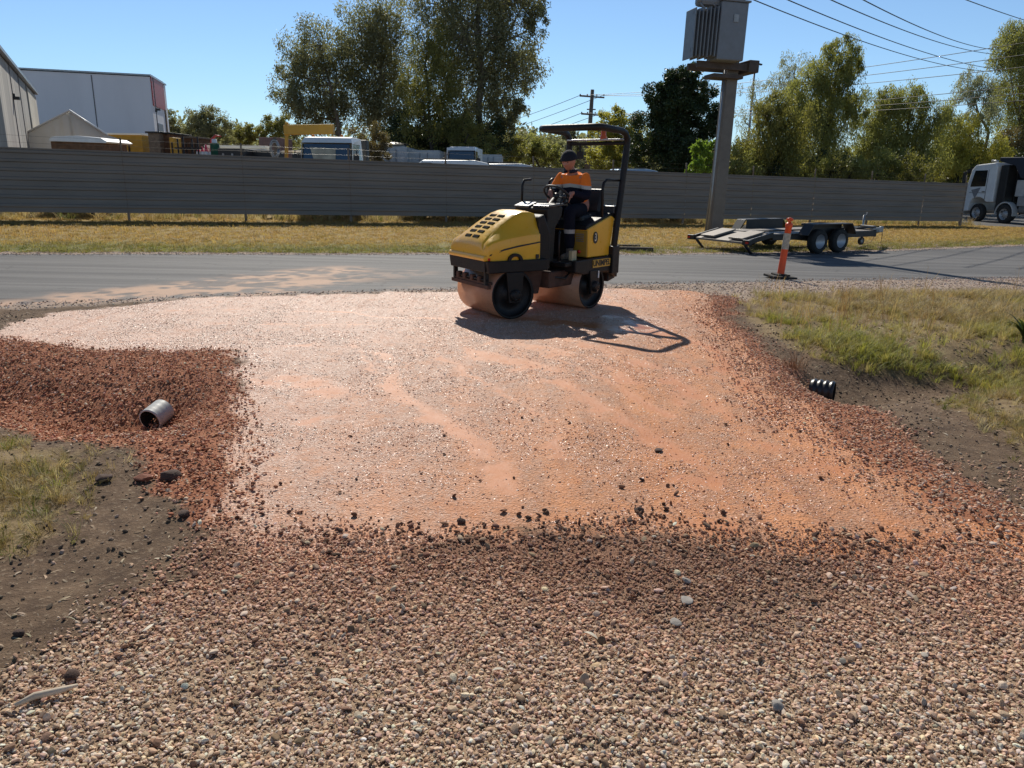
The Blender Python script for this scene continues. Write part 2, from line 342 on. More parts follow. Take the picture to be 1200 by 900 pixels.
# ------------------------------------------------------------------ scattering
def stone_protos(prefix, n, sub, mat, flat=.7, ang=.25, smooth=False):
    out = []
    for i in range(n):
        bm = bmesh.new(); bmesh.ops.create_icosphere(bm, subdivisions=sub, radius=.5)
        rs = np.random.default_rng(100 + i + sub * 50)
        planes = [(Vector(rs.normal(size=3)).normalized(), .30 + .16 * rs.random()) for _ in range(9)]
        off = rs.random(3) * 20
        for v in bm.verts:
            p = v.co.copy()
            for nrm, d in planes:
                e = p.dot(nrm) - d
                if e > 0: p -= nrm * e * .92
            k = 1 + ang * (float(vnoise(np.array(p.x * 4 + off[0]), np.array(p.y * 4 + p.z * 3 + off[1]), i)) - .5)
            p *= k; v.co = Vector((p.x * 1.15, p.y * .95, p.z * flat))
        me = bpy.data.meshes.new(prefix); bm.to_mesh(me); bm.free(); me.materials.append(mat)
        if smooth: me.polygons.foreach_set('use_smooth', np.ones(len(me.polygons), bool))
        out.append(me)
    return out
def proto_coll(name, meshes):
    c = bpy.data.collections.new(name)
    for i, me in enumerate(meshes):
        o = bpy.data.objects.new('%s_%02d' % (name, i), me); c.objects.link(o)
    return c
def scatter(name, label, cat, coll, n_proto, pos, rot, scl, tint, mat):
    N = len(pos); me = bpy.data.meshes.new(name); me.vertices.add(N); me.vertices.foreach_set('co', np.asarray(pos, np.float32).ravel())
    def A_(k, ty, arr, f): at_ = me.attributes.new(k, ty, 'POINT'); at_.data.foreach_set(f, np.ascontiguousarray(arr).ravel())
    A_('rot', 'FLOAT_VECTOR', rot.astype(np.float32), 'vector'); A_('scl', 'FLOAT_VECTOR', scl.astype(np.float32), 'vector')
    A_('pidx', 'INT', RNG.integers(0, n_proto, N).astype(np.int32), 'value')
    t4 = np.concatenate([tint, np.ones((N, 1))], 1).astype(np.float32); A_('tint', 'FLOAT_COLOR', t4, 'color')
    o = bpy.data.objects.new(name, me); COL.objects.link(o)
    ng = bpy.data.node_groups.new(name + '_scatter', 'GeometryNodeTree')
    ng.interface.new_socket('Geometry', in_out='INPUT', socket_type='NodeSocketGeometry'); ng.interface.new_socket('Geometry', in_out='OUTPUT', socket_type='NodeSocketGeometry')
    gi = ng.nodes.new('NodeGroupInput'); go = ng.nodes.new('NodeGroupOutput')
    ip = ng.nodes.new('GeometryNodeInstanceOnPoints'); ci = ng.nodes.new('GeometryNodeCollectionInfo')
    ci.inputs['Collection'].default_value = coll; ci.inputs['Separate Children'].default_value = True; ci.inputs['Reset Children'].default_value = True
    def na(k, dt): x = ng.nodes.new('GeometryNodeInputNamedAttribute'); x.data_type = dt; x.inputs['Name'].default_value = k; return x.outputs['Attribute']
    L = ng.links.new
    L(gi.outputs[0], ip.inputs['Points']); L(ci.outputs[0], ip.inputs['Instance']); ip.inputs['Pick Instance'].default_value = True
    L(na('pidx', 'INT'), ip.inputs['Instance Index']); L(na('rot', 'FLOAT_VECTOR'), ip.inputs['Rotation']); L(na('scl', 'FLOAT_VECTOR'), ip.inputs['Scale'])
    L(ip.outputs[0], go.inputs[0])
    m = o.modifiers.new('scatter', 'NODES'); m.node_group = ng
    o['kind'] = 'stuff'; o['label'] = label; o['category'] = cat
    return o
def stone_mat(name, rough, spec, wet=False):
    t = NT(name); a = t.attr('tint', 'INSTANCER').outputs['Color']; v = t.co('Object')
    n = t.noise(5, 4, .6, v)
    c = t.mix(t.rng(n, .35, .65, .0, .35), a, t.mix(1., a, (.55, .48, .44), 'MULTIPLY'))
    t.set(color=c, rough=rough, spec=spec); t.bump(t.noise(9, 3, .6, v), .0012)
    return t.m
M_STONE = stone_mat('dry_stone', .88, .3); M_WETSTONE = stone_mat('wet_stone', .30, .6)
def pts(x0, x1, y0, y1, dens, fn):
    N = int((x1 - x0) * (y1 - y0) * dens); x = RNG.uniform(x0, x1, N); y = RNG.uniform(y0, y1, N)
    k = RNG.random(N) < np.clip(fn(x, y), 0, 1); return x[k], y[k]
def visible(x, y, m=.8):
    """what a camera near the photograph's could see: a generous cone"""
    return (np.abs(x) < .72 * np.maximum(y, 0) + 1.0 + m)
def palette(n, cols, wts, jit=.12):
    i = RNG.choice(len(cols), n, p=np.array(wts) / sum(wts)); c = np.array(cols)[i] * (1 + RNG.normal(0, jit, (n, 1))) * (1 + RNG.normal(0, .04, (n, 3))); return np.clip(c, .01, .9)
def lay(x, y, lo, hi, sink, skew=1.6, flat=(.55, .95)):
    n = len(x); s = lo + (hi - lo) * RNG.random(n) ** skew
    scl = np.stack([s * RNG.uniform(.8, 1.25, n), s * RNG.uniform(.8, 1.1, n), s * RNG.uniform(flat[0], flat[1], n)], -1)
    rot = np.stack([RNG.normal(0, .45, n), RNG.normal(0, .45, n), RNG.uniform(0, 6.28, n)], -1)
    z = height(x, y) + s * .35 * (1 - sink) - s * .2 * sink
    return np.stack([x, y, z], -1), rot, scl
C_near = proto_coll('stone_kind', stone_protos('stone', 8, 2, M_STONE)); C_far = proto_coll('stone_kind_small', stone_protos('stone_small', 6, 1, M_STONE))
C_wet = proto_coll('wet_stone_kind', stone_protos('wet_stone', 6, 2, M_WETSTONE, flat=.6))
TAN = [(.76,.545,.385),(.84,.66,.49),(.62,.43,.29),(.90,.78,.63),(.44,.285,.185),(.66,.56,.46)]
RED = [(.54,.245,.135),(.66,.33,.195),(.40,.165,.09),(.74,.46,.31),(.26,.11,.065)]
# 1 foreground gravel
def f1(x, y): return zones(x, y)['gravel'] * visible(x, y) * (1 - .35 * sstep(fbm(x * 2.2, y * 2.2, 77), .5, .75))
x, y = pts(-3.6, 5, 1.0, 3.1, 11000, f1); x2, y2 = pts(-3.6, 6, 3.1, 5.0, 6000, f1)
x = np.concatenate([x, x2]); y = np.concatenate([y, y2])
p, r, s = lay(x, y, .005, .0205, .32, 1.8, (.6, 1.0)); p[:, 2] += RNG.random(len(x)) * .005
t = palette(len(x), TAN, [4, 3, 3, 1.2, 2, 1.5], .16)
redder = (sstep(y, 1.7, 3.0) * (.45 + .4 * fbm(x, y, 5)))[:, None]; t = t * (1 - redder) + palette(len(x), RED, [3, 3, 2, 2, 1]) * redder * 1.05
brown = (sstep(y + .3 * np.sin(x * 2.3) + .9 * (fbm(x * 1.4, y * 1.4, 15) - .5), 2.6, 3.1) * sstep(x, -1.2, -.2) * (1 - sstep(x, 2.0, 3.0)))[:, None]
t *= (1 - .42 * brown * np.array([[.9, 1., 1.05]]))
NEARCUT = y < 3.6
scatter('gravel', 'loose tan and brown gravel spread across the foreground', 'gravel', C_near, 8, p, r, s, t, M_STONE)
x, y = pts(-3.6, 5, 1.0, 3.4, 7000, f1); p, r, s = lay(x, y, .0025, .0075, .0, 1.3, (.6, 1.0)); p[:, 2] += RNG.random(len(x)) * .006
k = (sstep(y, 1.9, 3.2) * .7)[:, None]
scatter('grit_gravel', 'fine tan grit lying between the larger foreground stones', 'grit', C_far, 6, p, r, s, palette(len(x), TAN, [4, 3, 3, 1.5, 1.5, 1.5], .16) * (1 - k) + palette(len(x), RED, [3, 3, 2, 2, 1]) * k, M_STONE)
x, y = pts(-3.4, 4.5, 1.1, 3.5, 75, f1); p, r, s = lay(x, y, .020, .036, .25, 1.6, (.45, .8)); p[:, 2] += .006
scatter('coarse_gravel', 'larger angular stones dotted through the foreground gravel', 'gravel', C_near, 8, p, r, s, palette(len(x), TAN + [(.30,.19,.12),(.24,.14,.09)], [3, 2, 4, 1, 3, 2, 3, 3], .16) * .8, M_STONE)
# 2 red embankment stones
def f2(x, y): Zz = zones(x, y); return Zz['red'] * (1 - Zz['wet'] * .55) * visible(x, y, 1.5)
x, y = pts(-8, -.8, 2.8, 8.8, 2900, f2)
p, r, s = lay(x, y, .007, .030, .2, 2.6); p[:, 2] += RNG.random(len(x)) * .012
scatter('red_gravel', 'crushed red stone heaped around the left pipe end', 'red gravel', C_far, 6, p, r, s, palette(len(x), RED + TAN[:2], [4, 4, 3, 2.5, 1.2, .5, .4], .2), M_STONE)
x, y = pts(1.5, 3.6, 2.8, 11.8, 2600, f2)
p, r, s = lay(x, y, .009, .028, .1, 1.9); p[:, 2] += RNG.random(len(x)) * .012
k = (.35 + .65 * (1 - sstep(y, 3.2, 5.5)))[:, None] * .6
scatter('red_gravel', 'crushed red stone banked along the right edge of the driveway', 'red gravel', C_far, 6, p, r, s, palette(len(x), RED, [4, 4, 2, 3, 1], .2) * (1 - k) + palette(len(x), TAN, [4, 3, 3, 1.2, 2, 1.5]) * k * .9, M_STONE)
# 3 stones pressed into the wet clay
def f3(x, y): Zz = zones(x, y); return Zz['wet'] * (1 - .96 * Zz['puddle']) * (.25 + .9 * sstep(fbm(x * 1.7, y * 1.7, 91), .35, .6)) * (1 - .45 * sstep(y, 6, 10))
x, y = pts(-5.6, 3.2, 2.8, 12.2, 4200, f3)
p, r, s = lay(x, y, .005, .018, .72, 2.2, (.4, .7))
kk = sstep(x - .3 * (y - 4), -2.4, .6)[:, None] * .8
PT = palette(len(x), [(.64,.38,.25),(.76,.54,.42),(.50,.25,.14),(.32,.15,.09),(.80,.68,.58)], [4, 3, 3, 1.6, 1.5], .15); PT = PT * (1 - kk) + kk * PT * np.array([[1.0, .64, .44]]) * .95
scatter('pressed_stone_gravel', 'small wet stones pressed into the orange clay of the driveway', 'wet gravel', C_wet, 6, p, r, s, PT, M_WETSTONE)
# 4 dark clods along the front edge of the rolled clay
def f4(x, y): return np.exp(-((y - 3.35 - .1 * np.sin(x * 3)) / .22) ** 2) * sstep(x, -1.6, -.6) * (1 - sstep(x, 1.6, 2.6)) * sstep(fbm(x * 3, y * 3, 55), .35, .6)
x, y = pts(-1.8, 2.8, 2.9, 4.4, 420, f4); xb, yb = pts(-1.3, 2.2, 3.4, 5.2, 12, lambda x, y: np.ones(len(x)))
x = np.concatenate([x, xb]); y = np.concatenate([y, yb])
p, r, s = lay(x, y, .009, .036, .0, 2.6)
scatter('clay_clod_gravel', 'dark brown clods and stones crumbled along the wet clay edge', 'clods', C_near, 8, p, r, s, palette(len(x), [(.16,.075,.045),(.22,.11,.065),(.10,.055,.04),(.30,.15,.09)], [4, 3, 3, 1], .15), M_STONE)
# 5 pale shoulder stones
def f5(x, y): Zz = zones(x, y); return Zz['shoulder'] * visible(x, y, 1.5) * (1 - Zz['wet']) * (1 - .5 * sstep(y, 15, 20))
x, y = pts(-14, 20, 6, 27, 420, f5)
p, r, s = lay(x, y, .012, .034, .3, 1.8)
scatter('shoulder_gravel', 'pale gravel along the edges of the asphalt road', 'gravel', C_far, 6, p, r, s, palette(len(x), [(.62,.50,.42),(.50,.37,.29),(.74,.64,.56),(.38,.26,.19)], [3, 3, 2, 2], .15), M_STONE)
# 6 soil clods and pebbles left and right
def f6(x, y): Zz = zones(x, y); return (1 - np.maximum.reduce([Zz['wet'], Zz['road'], Zz['gravel'], Zz['shoulder'], Zz['red'] * .8])) * visible(x, y, 1) * (y < 9)
x, y = pts(-6, 8, .8, 9, 330, f6)
p, r, s = lay(x, y, .006, .03, .3, 2.6)
scatter('soil_pebble_gravel', 'pebbles and crumbs strewn over the bare soil', 'pebbles', C_far, 6, p, r, s, palette(len(x), [(.14,.10,.07),(.24,.17,.12),(.46,.35,.25),(.09,.065,.045)], [4, 3, 2, 2], .15), M_STONE)
# ------------------------------------------------------------------ pixel helper used only to read places off the plan
CPm, SPm, CRm, SRm = math.cos(PITCH), math.sin(PITCH), math.cos(ROLL), math.sin(ROLL)
def ray(px, py):
    u = (px - 600) / 901; v = (450 - py) / 901
    a = u * CRm - v * SRm; b = u * SRm + v * CRm
    return Vector((a, CPm + b * SPm, -SPm + b * CPm))
def at(px, py, Yd):
    d = ray(px, py); t = Yd / d.y; return Vector((t * d.x, Yd, CAMH + t * d.z))
def gp(px, py):
    d = ray(px, py); T = np.geomspace(.5, 300, 1600); hh = height(d.x * T, d.y * T)
    i = int(np.argmax(CAMH + d.z * T <= hh)); t = T[max(i - 1, 0)]; t2 = T[i]
    for _ in range(12):
        m_ = (t + t2) / 2
        if CAMH + d.z * m_ <= hz(d.x * m_, d.y * m_): t2 = m_
        else: t = m_
    p = d * t2
    return Vector((p.x, p.y, hz(p.x, p.y)))
def props(o, label=None, cat=None, group=None, kind=None):
    if label: o['label'] = label
    if cat: o['category'] = cat
    if group: o['group'] = group
    if kind: o['kind'] = kind
    return o
def thing(name, label, cat, loc=(0, 0, 0), rz=0., group=None, rot=None):
    o = bpy.data.objects.new(name, None); COL.objects.link(o); o.empty_display_size = .2
    o.location = loc; o.rotation_euler = rot if rot else (0, 0, rz)
    return props(o, label, cat, group)
def dup(root, loc=None, rz=None, label=None, group=None):
    def cp(o, par):
        c = o.copy(); COL.objects.link(c); c.parent = par
        for ch in [q for q in COL.objects if q.parent == o]: cp(ch, c)
        return c
    r_ = cp(root, None)
    if loc is not None: r_.location = loc
    if rz is not None: r_.rotation_euler = (0, 0, rz)
    if label: r_['label'] = label
    if group: r_['group'] = group
    return r_
class MB:
    """collects simple shapes into one mesh"""
    def __init__(s): s.bm = bmesh.new(); s.mi = 0
    def _new(s, before):
        for f in s.bm.faces[before:] if False else []: pass
    def poly(s, vs, faces, smooth=False):
        v = [s.bm.verts.new(p) for p in vs]
        for f in faces:
            try: q = s.bm.faces.new([v[i] for i in f]); q.material_index = s.mi; q.smooth = smooth
            except ValueError: pass
        return s
    def box(s, c, d, rot=None):
        M = rot if rot else Matrix.Identity(3)
        if isinstance(M, tuple): 
            from mathutils import Euler
            M = Euler(M).to_matrix()
        vs = [Vector(c) + M @ Vector((sx * d[0] / 2, sy * d[1] / 2, sz * d[2] / 2)) for sx in (-1, 1) for sy in (-1, 1) for sz in (-1, 1)]
        return s.poly(vs, [(0, 1, 3, 2), (4, 6, 7, 5), (0, 4, 5, 1), (2, 3, 7, 6), (0, 2, 6, 4), (1, 5, 7, 3)])
    def prism(s, prof, y0, y1, axis='y', taper=1.):
        n = len(prof); f = {'y': lambda a, b, c: (a, c, b), 'x': lambda a, b, c: (c, a, b), 'z': lambda a, b, c: (a, b, c)}[axis]
        cx = sum(p[0] for p in prof) / n; cy = sum(p[1] for p in prof) / n
        vs = [f(p[0], p[1], y0) for p in prof] + [f(cx + (p[0] - cx) * taper, cy + (p[1] - cy) * taper, y1) for p in prof]
        return s.poly(vs, [tuple(range(n)), tuple(range(2 * n - 1, n - 1, -1))] + [(i, i + n, (i + 1) % n + n, (i + 1) % n) for i in range(n)])
    def tube(s, pts, r, seg=8, caps=True):
        P_ = [Vector(p) for p in pts]; n = len(P_); rr = r if isinstance(r, (list, tuple)) else [r] * n
        rings = []; up = Vector((0, 0, 1)); prev = None
        for i, p in enumerate(P_):
            t = (P_[min(i + 1, n - 1)] - P_[max(i - 1, 0)]).normalized()
            if prev is None:
                a = t.cross(up if abs(t.z) < .95 else Vector((1, 0, 0))).normalized()
            else:
                a = (prev - t * prev.dot(t)).normalized()
            prev = a; b = t.cross(a)
            rings.append([p + (a * math.cos(q) + b * math.sin(q)) * rr[i] for q in [2 * math.pi * k / seg for k in range(seg)]])
        vs = [v for R_ in rings for v in R_]
        fs = [(i * seg + k, i * seg + (k + 1) % seg, (i + 1) * seg + (k + 1) % seg, (i + 1) * seg + k) for i in range(n - 1) for k in range(seg)]
        if caps: fs += [tuple(range(seg - 1, -1, -1)), tuple((n - 1) * seg + k for k in range(seg))]
        return s.poly(vs, fs, True)
    def lathe(s, prof, origin=(0, 0, 0), axis='z', seg=32, smooth=True):
        """prof: (radius, height along the axis)"""
        vs = []
        for r_, h_ in prof:
            for k in range(seg):
                a = 2 * math.pi * k / seg; u, v = r_ * math.cos(a), r_ * math.sin(a)
                vs.append(Vector(origin) + Vector({'z': (u, v, h_), 'y': (u, h_, v), 'x': (h_, u, v)}[axis]))
        n = len(prof)
        fs = [(i * seg + k, i * seg + (k + 1) % seg, (i + 1) * seg + (k + 1) % seg, (i + 1) * seg + k) for i in range(n - 1) for k in range(seg)]
        return s.poly(vs, fs, smooth)
    def build(s, name, mats, parent=None, bevel=0., sub=0, label=None, auto=None):
        me = bpy.data.meshes.new(name)
        bmesh.ops.recalc_face_normals(s.bm, faces=s.bm.faces)
        s.bm.to_mesh(me); s.bm.free()
        for m in (mats if isinstance(mats, (list, tuple)) else [mats]): me.materials.append(m)
        o = bpy.data.objects.new(name, me); COL.objects.link(o); o.parent = parent
        if bevel:
            b = o.modifiers.new('bevel', 'BEVEL'); b.width = bevel; b.segments = 2; b.limit_method = 'ANGLE'; b.angle_limit = R(35)
        if sub: q = o.modifiers.new('sub', 'SUBSURF'); q.levels = q.render_levels = sub
        if label: o['label'] = label
        return o
def bez(p0, p1, sag, n=6, jit=0, rnd=random):
    p0, p1 = Vector(p0), Vector(p1); out = []
    for i in range(n + 1):
        t = i / n; p = p0.lerp(p1, t); p.z += sag * 4 * t * (1 - t)
        if 0 < i < n and jit: p += Vector((rnd.uniform(-jit, jit), rnd.uniform(-jit, jit), rnd.uniform(-jit, jit)))
        out.append(p)
    return out

# ------------------------------------------------------------------ foliage
def leaf_mat(name, dark, light, trans=.35, rough=.5, yellow=None):
    t = NT(name); a = t.attr('tone').outputs['Fac']
    stops = [(0, dark), (.75, light)] + ([(1, yellow)] if yellow else [])
    c = t.ramp(a, stops); t.set(color=c, rough=rough, spec=.35)
    tr = t.n('ShaderNodeBsdfTranslucent'); t.l(t.mix(.5, c, tuple(min(1, v * 1.5) for v in (light[0] * 1.15, light[1] * 1.2, light[2] * .6))), tr.inputs[0])
    mx = t.n('ShaderNodeMixShader'); mx.inputs[0].default_value = trans
    t.l(t.b.outputs[0], mx.inputs[1]); t.l(tr.outputs[0], mx.inputs[2]); t.l(mx.outputs[0], t.out.inputs[0])
    return t.m
def leaves(cent, rad, per, ll, lw, droop=.6, seed=1, tone=None):
    """cent (n,3), rad (n,3): per leaves in every clump -> vertices, quads, tone"""
    rs = np.random.default_rng(seed); n = len(cent); N = n * per
    c = np.repeat(cent, per, 0); r_ = np.repeat(rad, per, 0)
    d = rs.normal(size=(N, 3)); d /= np.linalg.norm(d, axis=1)[:, None]; d *= (rs.random((N, 1)) ** .45)
    p = c + d * r_
    ax = rs.normal(size=(N, 3)); ax[:, 2] -= droop * 1.6; ax /= np.linalg.norm(ax, axis=1)[:, None]
    sd_ = np.cross(ax, rs.normal(size=(N, 3))); sd_ /= np.linalg.norm(sd_, axis=1)[:, None] + 1e-9
    L = ll * rs.uniform(.6, 1.3, (N, 1)); W = lw * rs.uniform(.7, 1.3, (N, 1))
    v = np.stack([p, p + ax * L * .45 + sd_ * W * .5, p + ax * L, p + ax * L * .45 - sd_ * W * .5], 1).reshape(-1, 3)
    tn = np.repeat(rs.random(n) if tone is None else tone, per) * .65 + rs.random(N) * .35
    return v, np.arange(N * 4).reshape(-1, 4), np.repeat(tn, 4)
def crown_obj(name, v, f, tn, mat, parent):
    me = mesh_from(name, v, f, False); at_ = me.attributes.new('tone', 'FLOAT', 'POINT'); at_.data.foreach_set('value', tn.astype(np.float32))
    me.materials.append(mat); o = bpy.data.objects.new(name, me); COL.objects.link(o); o.parent = parent; return o
LM = dict(
    gum=leaf_mat('gum_leaves', (.042, .043, .024), (.29, .28, .16), .40),
    olive=leaf_mat('olive_leaves', (.045, .047, .015), (.29, .27, .085), .42),
    dark=leaf_mat('dark_leaves', (.010, .020, .008), (.060, .085, .032), .18, .45),
    lime=leaf_mat('lime_leaves', (.05, .09, .015), (.22, .32, .05), .42),
    yellowish=leaf_mat('yellow_green_leaves', (.07, .07, .015), (.44, .40, .09), .42),
    willow=leaf_mat('willow_leaves', (.045, .050, .016), (.33, .325, .11), .45),
    grey=leaf_mat('grey_leaves', (.07, .072, .05), (.36, .36, .24), .4),
    rust=leaf_mat('rusty_leaves', (.05, .04, .018), (.21, .16, .07), .3))
M_BARK = pm('pale_bark', (.22, .18, .14), .9, var=.35, scale=3, bump=.03); M_DBARK = pm('dark_bark', (.075, .055, .04), .9, var=.35, scale=3, bump=.03)
def tree(name, label, Yd, blobs, base_px, mat, bark, trunk_r=.25, leaf=(.26, .085), droop=.7, dens=1., group=None, clump=1., seed=0, open_=.0, depth=.8, wide=1.2):
    rnd = random.Random(seed + 5); rs = np.random.default_rng(seed + 9)
    k = Yd / 901 * 1.03
    bx = at(base_px, 200, Yd); base = Vector((bx.x, Yd, hz(bx.x, Yd) - .05))
    root = thing(name, label, 'tree' if 'bush' not in name and 'shrub' not in name else 'bush', base, 0, group)
    W = []; trunk_r *= .62
    for (px, py, rp) in blobs:
        p = at(px, py, Yd) - base; r_ = rp * k * wide; p.y += rnd.uniform(-.5, .5) * r_ * 1.2
        W.append((p, r_))
    low = min(W, key=lambda q: q[0].z); hi = max(W, key=lambda q: q[0].z)
    mb = MB()
    fork = Vector((0, 0, max(.8, (low[0].z - low[1] * .5) * .9 + .3)))
    top = hi[0].copy(); top.z -= hi[1] * .3
    tr = [Vector((0, 0, 0)), Vector((rnd.uniform(-.1, .1), 0, fork.z * .5)), fork + Vector((rnd.uniform(-.2, .2), 0, 0))]
    mb.tube(tr + bez(tr[-1], top, 0, 5, .25, rnd)[1:], [trunk_r * 1.25, trunk_r, trunk_r * .85] + [trunk_r * (.75 - .13 * i) for i in range(5)], 8)
    cs, rs_, tones = [], [], []
    for p, r_ in W:
        a = rnd.uniform(.1, .7); st = tr[-1].lerp(top, a) if p.z > fork.z + 1 else tr[1].lerp(tr[-1], rnd.uniform(.4, 1))
        if st.z > p.z: st = tr[-1]
        mb.tube(bez(st, p, -.12 * (p - st).length * rnd.random(), 5, .12 * r_, rnd), [trunk_r * .42 * (1 - .15 * i) for i in range(6)], 6)
        n = max(10, int(34 * clump * (r_ / 1.8) ** 1.6)); bt = rnd.random()
        for i in range(n):
            d = Vector(rs.normal(size=3)).normalized(); q = p + Vector((d.x * r_, d.y * r_ * depth, d.z * r_ * .92)) * (rnd.random() ** (.33 + open_))
            cr = r_ * rnd.uniform(.16, .34) / clump ** .3
            cs.append(q); rs_.append((cr * 1.1, cr * 1.1, cr * (1. + droop * .5)))
            tones.append(min(1, max(0, .35 * bt + .65 * rnd.random() + .12 * (q.z - p.z) / r_)))
            if i % 3 == 0: mb.tube(bez(p.lerp(q, .1), q, 0, 3, .08 * r_, rnd), [trunk_r * .16, trunk_r * .12, trunk_r * .08, trunk_r * .03], 4, False)
    mb.build('trunk', bark, root)
    cs = np.array([tuple(c) for c in cs]); ra = np.array(rs_)
    per = int(max(20, 84 * dens)); leaf = (leaf[0] * .80, leaf[1] * .80)
    v, f, tn = leaves(cs, ra, per, leaf[0], leaf[1], droop, seed, np.array(tones))
    crown_obj('crown', v, f, tn, mat, root)
    return root
GG = 'gum trees standing together behind the yard'
tree('gum_tree', 'grey-green gum tree with open crown, leftmost of the tall gums behind the yard', 64, [(352,62,22),(338,105,20),(345,80,16),(378,52,26),(352,122,18),(392,88,30),(372,110,26),(400,128,28),(375,142,20),(350,150,10)], 398, LM['gum'], M_BARK, .34, (.30, .10), .7, 1.1, seed=1, clump=.80, open_=.07, wide=1.22)
tree('gum_tree', 'rounded grey gum tree between the left gum and the tallest gum', 66, [(425,38,26),(452,22,24),(430,75,32),(462,55,26),(458,95,32),(430,115,28),(462,135,26),(412,60,20)], 440, LM['gum'], M_BARK, .36, (.30, .10), .7, 1.2, seed=2, clump=.80, open_=.07, wide=1.22)
tree('gum_tree', 'tallest gum tree, dark crown rising out of the top of the photo', 62, [(520,10,34),(560,-10,40),(600,0,30),(626,-8,16),(548,45,38),(590,45,32),(616,82,20),(600,75,24),(525,75,34),(565,95,34),(590,112,20),(606,128,10),(545,135,30),(585,140,16),(560,-50,40),(510,-40,30),(625,30,14),(598,150,12)], 560, LM['gum'], M_BARK, .5, (.30, .10), .7, 1.2, seed=3, clump=.80, open_=.07, wide=1.22)
tree('gum_tree', 'olive-leaved tree growing in front of the tallest gum', 58, [(500,55,22),(512,85,26),(495,110,24),(520,125,24),(500,145,22),(535,150,18)], 508, LM['olive'], M_DBARK, .25, (.28, .09), .8, 1.1, seed=4, clump=.80, open_=.07, wide=1.22)
tree('evergreen_tree', 'very dark bushy tree at the foot of the gums above the white containers', 60, [(490,150,24),(515,165,24),(540,168,24),(465,160,20),(575,165,20),(480,175,18),(550,180,16)], 515, LM['dark'], M_DBARK, .25, (.26, .1), .4, 1.3, seed=5)
tree('round_bush', 'rust-tipped rounded bush behind the blue-windowed truck', 46, [(430,160,17),(442,168,14),(418,170,12),(432,178,14),(450,178,10)], 432, LM['rust'], M_DBARK, .12, (.2, .06), .1, 1.2, seed=6)
tree('shrub', 'light olive shrub left of the second white truck', 56, [(545,150,14),(560,160,14),(540,168,12),(580,168,12)], 552, LM['olive'], M_DBARK, .14, (.22, .07), .3, 1, seed=7)
LB = 'low trees along the left skyline'
for i, (bl, m, lab) in enumerate([
    ([(196,140,10),(194,150,12),(200,158,10)], 'gum', 'small grey tree at the right corner of the big pale warehouse'),
    ([(238,138,12),(228,148,14),(250,146,15),(262,155,13),(240,160,16),(218,158,10)], 'gum', 'broad dark gum with a peaked top right of the warehouse'),
    ([(285,156,10),(296,152,9),(280,164,10),(300,162,10)], 'olive', 'low olive tree right of the broad dark gum'),
    ([(322,146,10),(334,142,9),(312,156,11),(330,158,12),(345,160,11)], 'olive', 'low green tree directly behind the yellow truck frame'),
    ([(208,166,12),(225,168,12)], 'olive', 'low scrubby tree behind the brown crates')]):
    tree('low_tree', lab, 92 + i * 3, bl, sum(b[0] for b in bl) / len(bl), LM[m], M_DBARK, .2, (.3, .12), .3, 1, LB, seed=20 + i)
MBs = 'middle-distance trees behind the yard'
for i, (bl, m, lab) in enumerate([
    ([(590,168,12),(605,172,11),(578,172,10),(600,184,12)], 'olive', 'round olive tree just right of the tall gums'),
    ([(625,172,13),(640,176,12),(618,184,12),(645,188,10)], 'willow', 'round green tree left of the roller canopy'),
    ([(660,186,9),(672,182,8),(655,194,8)], 'gum', 'small dark tree directly behind the driver'),
    ([(668,160,8),(676,170,9),(664,172,8),(682,180,10)], 'grey', 'thin pale tree seen under the roller canopy')]):
    tree('middle_tree', lab, 88 + i * 4, bl, sum(b[0] for b in bl) / len(bl), LM[m], M_DBARK, .2, (.32, .13), .3, 1.1, MBs, seed=40 + i)
tree('leafy_tree', 'yellow-green leafy tree right of the distant power pole', 62, [(716,142,14),(734,150,16),(708,160,16),(728,172,18),(745,165,14),(702,184,14),(738,190,16),(715,195,14)], 722, LM['yellowish'], M_DBARK, .2, (.24, .12), .2, 1.2, seed=51)
tree('fig_tree', 'big dense dark-green tree left of the transformer pole', 54, [(790,100,18),(806,98,18),(775,118,18),(800,125,26),(822,118,18),(770,150,24),(800,160,32),(830,150,20),(765,180,22),(800,190,28),(838,140,10),(782,135,22)], 800, LM['dark'], M_DBARK, .4, (.24, .11), .1, 1.9, seed=52, clump=1.3)
tree('leafy_shrub', 'bright lime-green shrub at the left of the transformer pole', 42, [(818,172,10),(832,178,10),(824,190,11),(836,192,10),(812,198,8)], 826, LM['lime'], M_DBARK, .1, (.2, .09), .1, 1.2, seed=53)
tree('wispy_tree', 'thin wispy tree with sparse crown right of the transformer pole', 66, [(880,110,14),(890,125,14),(874,138,13),(897,145,14)], 884, LM['grey'], M_BARK, .14, (.26, .06), .9, .42, seed=54, open_=.3)
RT = dict(droop=1.3, clump=1.3, dens=1.25)
tree('willow_tree', 'tall drooping green tree with the highest crown right of the transformer pole', 56, [(985,62,16),(972,85,20),(1000,75,12),(950,98,20),(990,105,22),(960,125,30),(998,125,14),(935,128,20),(975,155,30),(945,165,30)], 962, LM['willow'], M_DBARK, .3, (.30, .065), seed=60, **RT)
tree('willow_tree', 'bushy olive drooping tree next to the transformer pole', 52, [(895,140,18),(912,130,18),(925,150,24),(890,165,24),(915,175,26),(880,185,20),(900,195,22)], 905, LM['olive'], M_DBARK, .25, (.28, .065), seed=61, **RT)
tree('willow_tree', 'grey-tipped rear tree whose crown pokes out left of the highest one', 64, [(928,80,15),(918,98,14),(935,108,14)], 930, LM['grey'], M_BARK, .18, (.28, .06), 1.2, .8, seed=62)
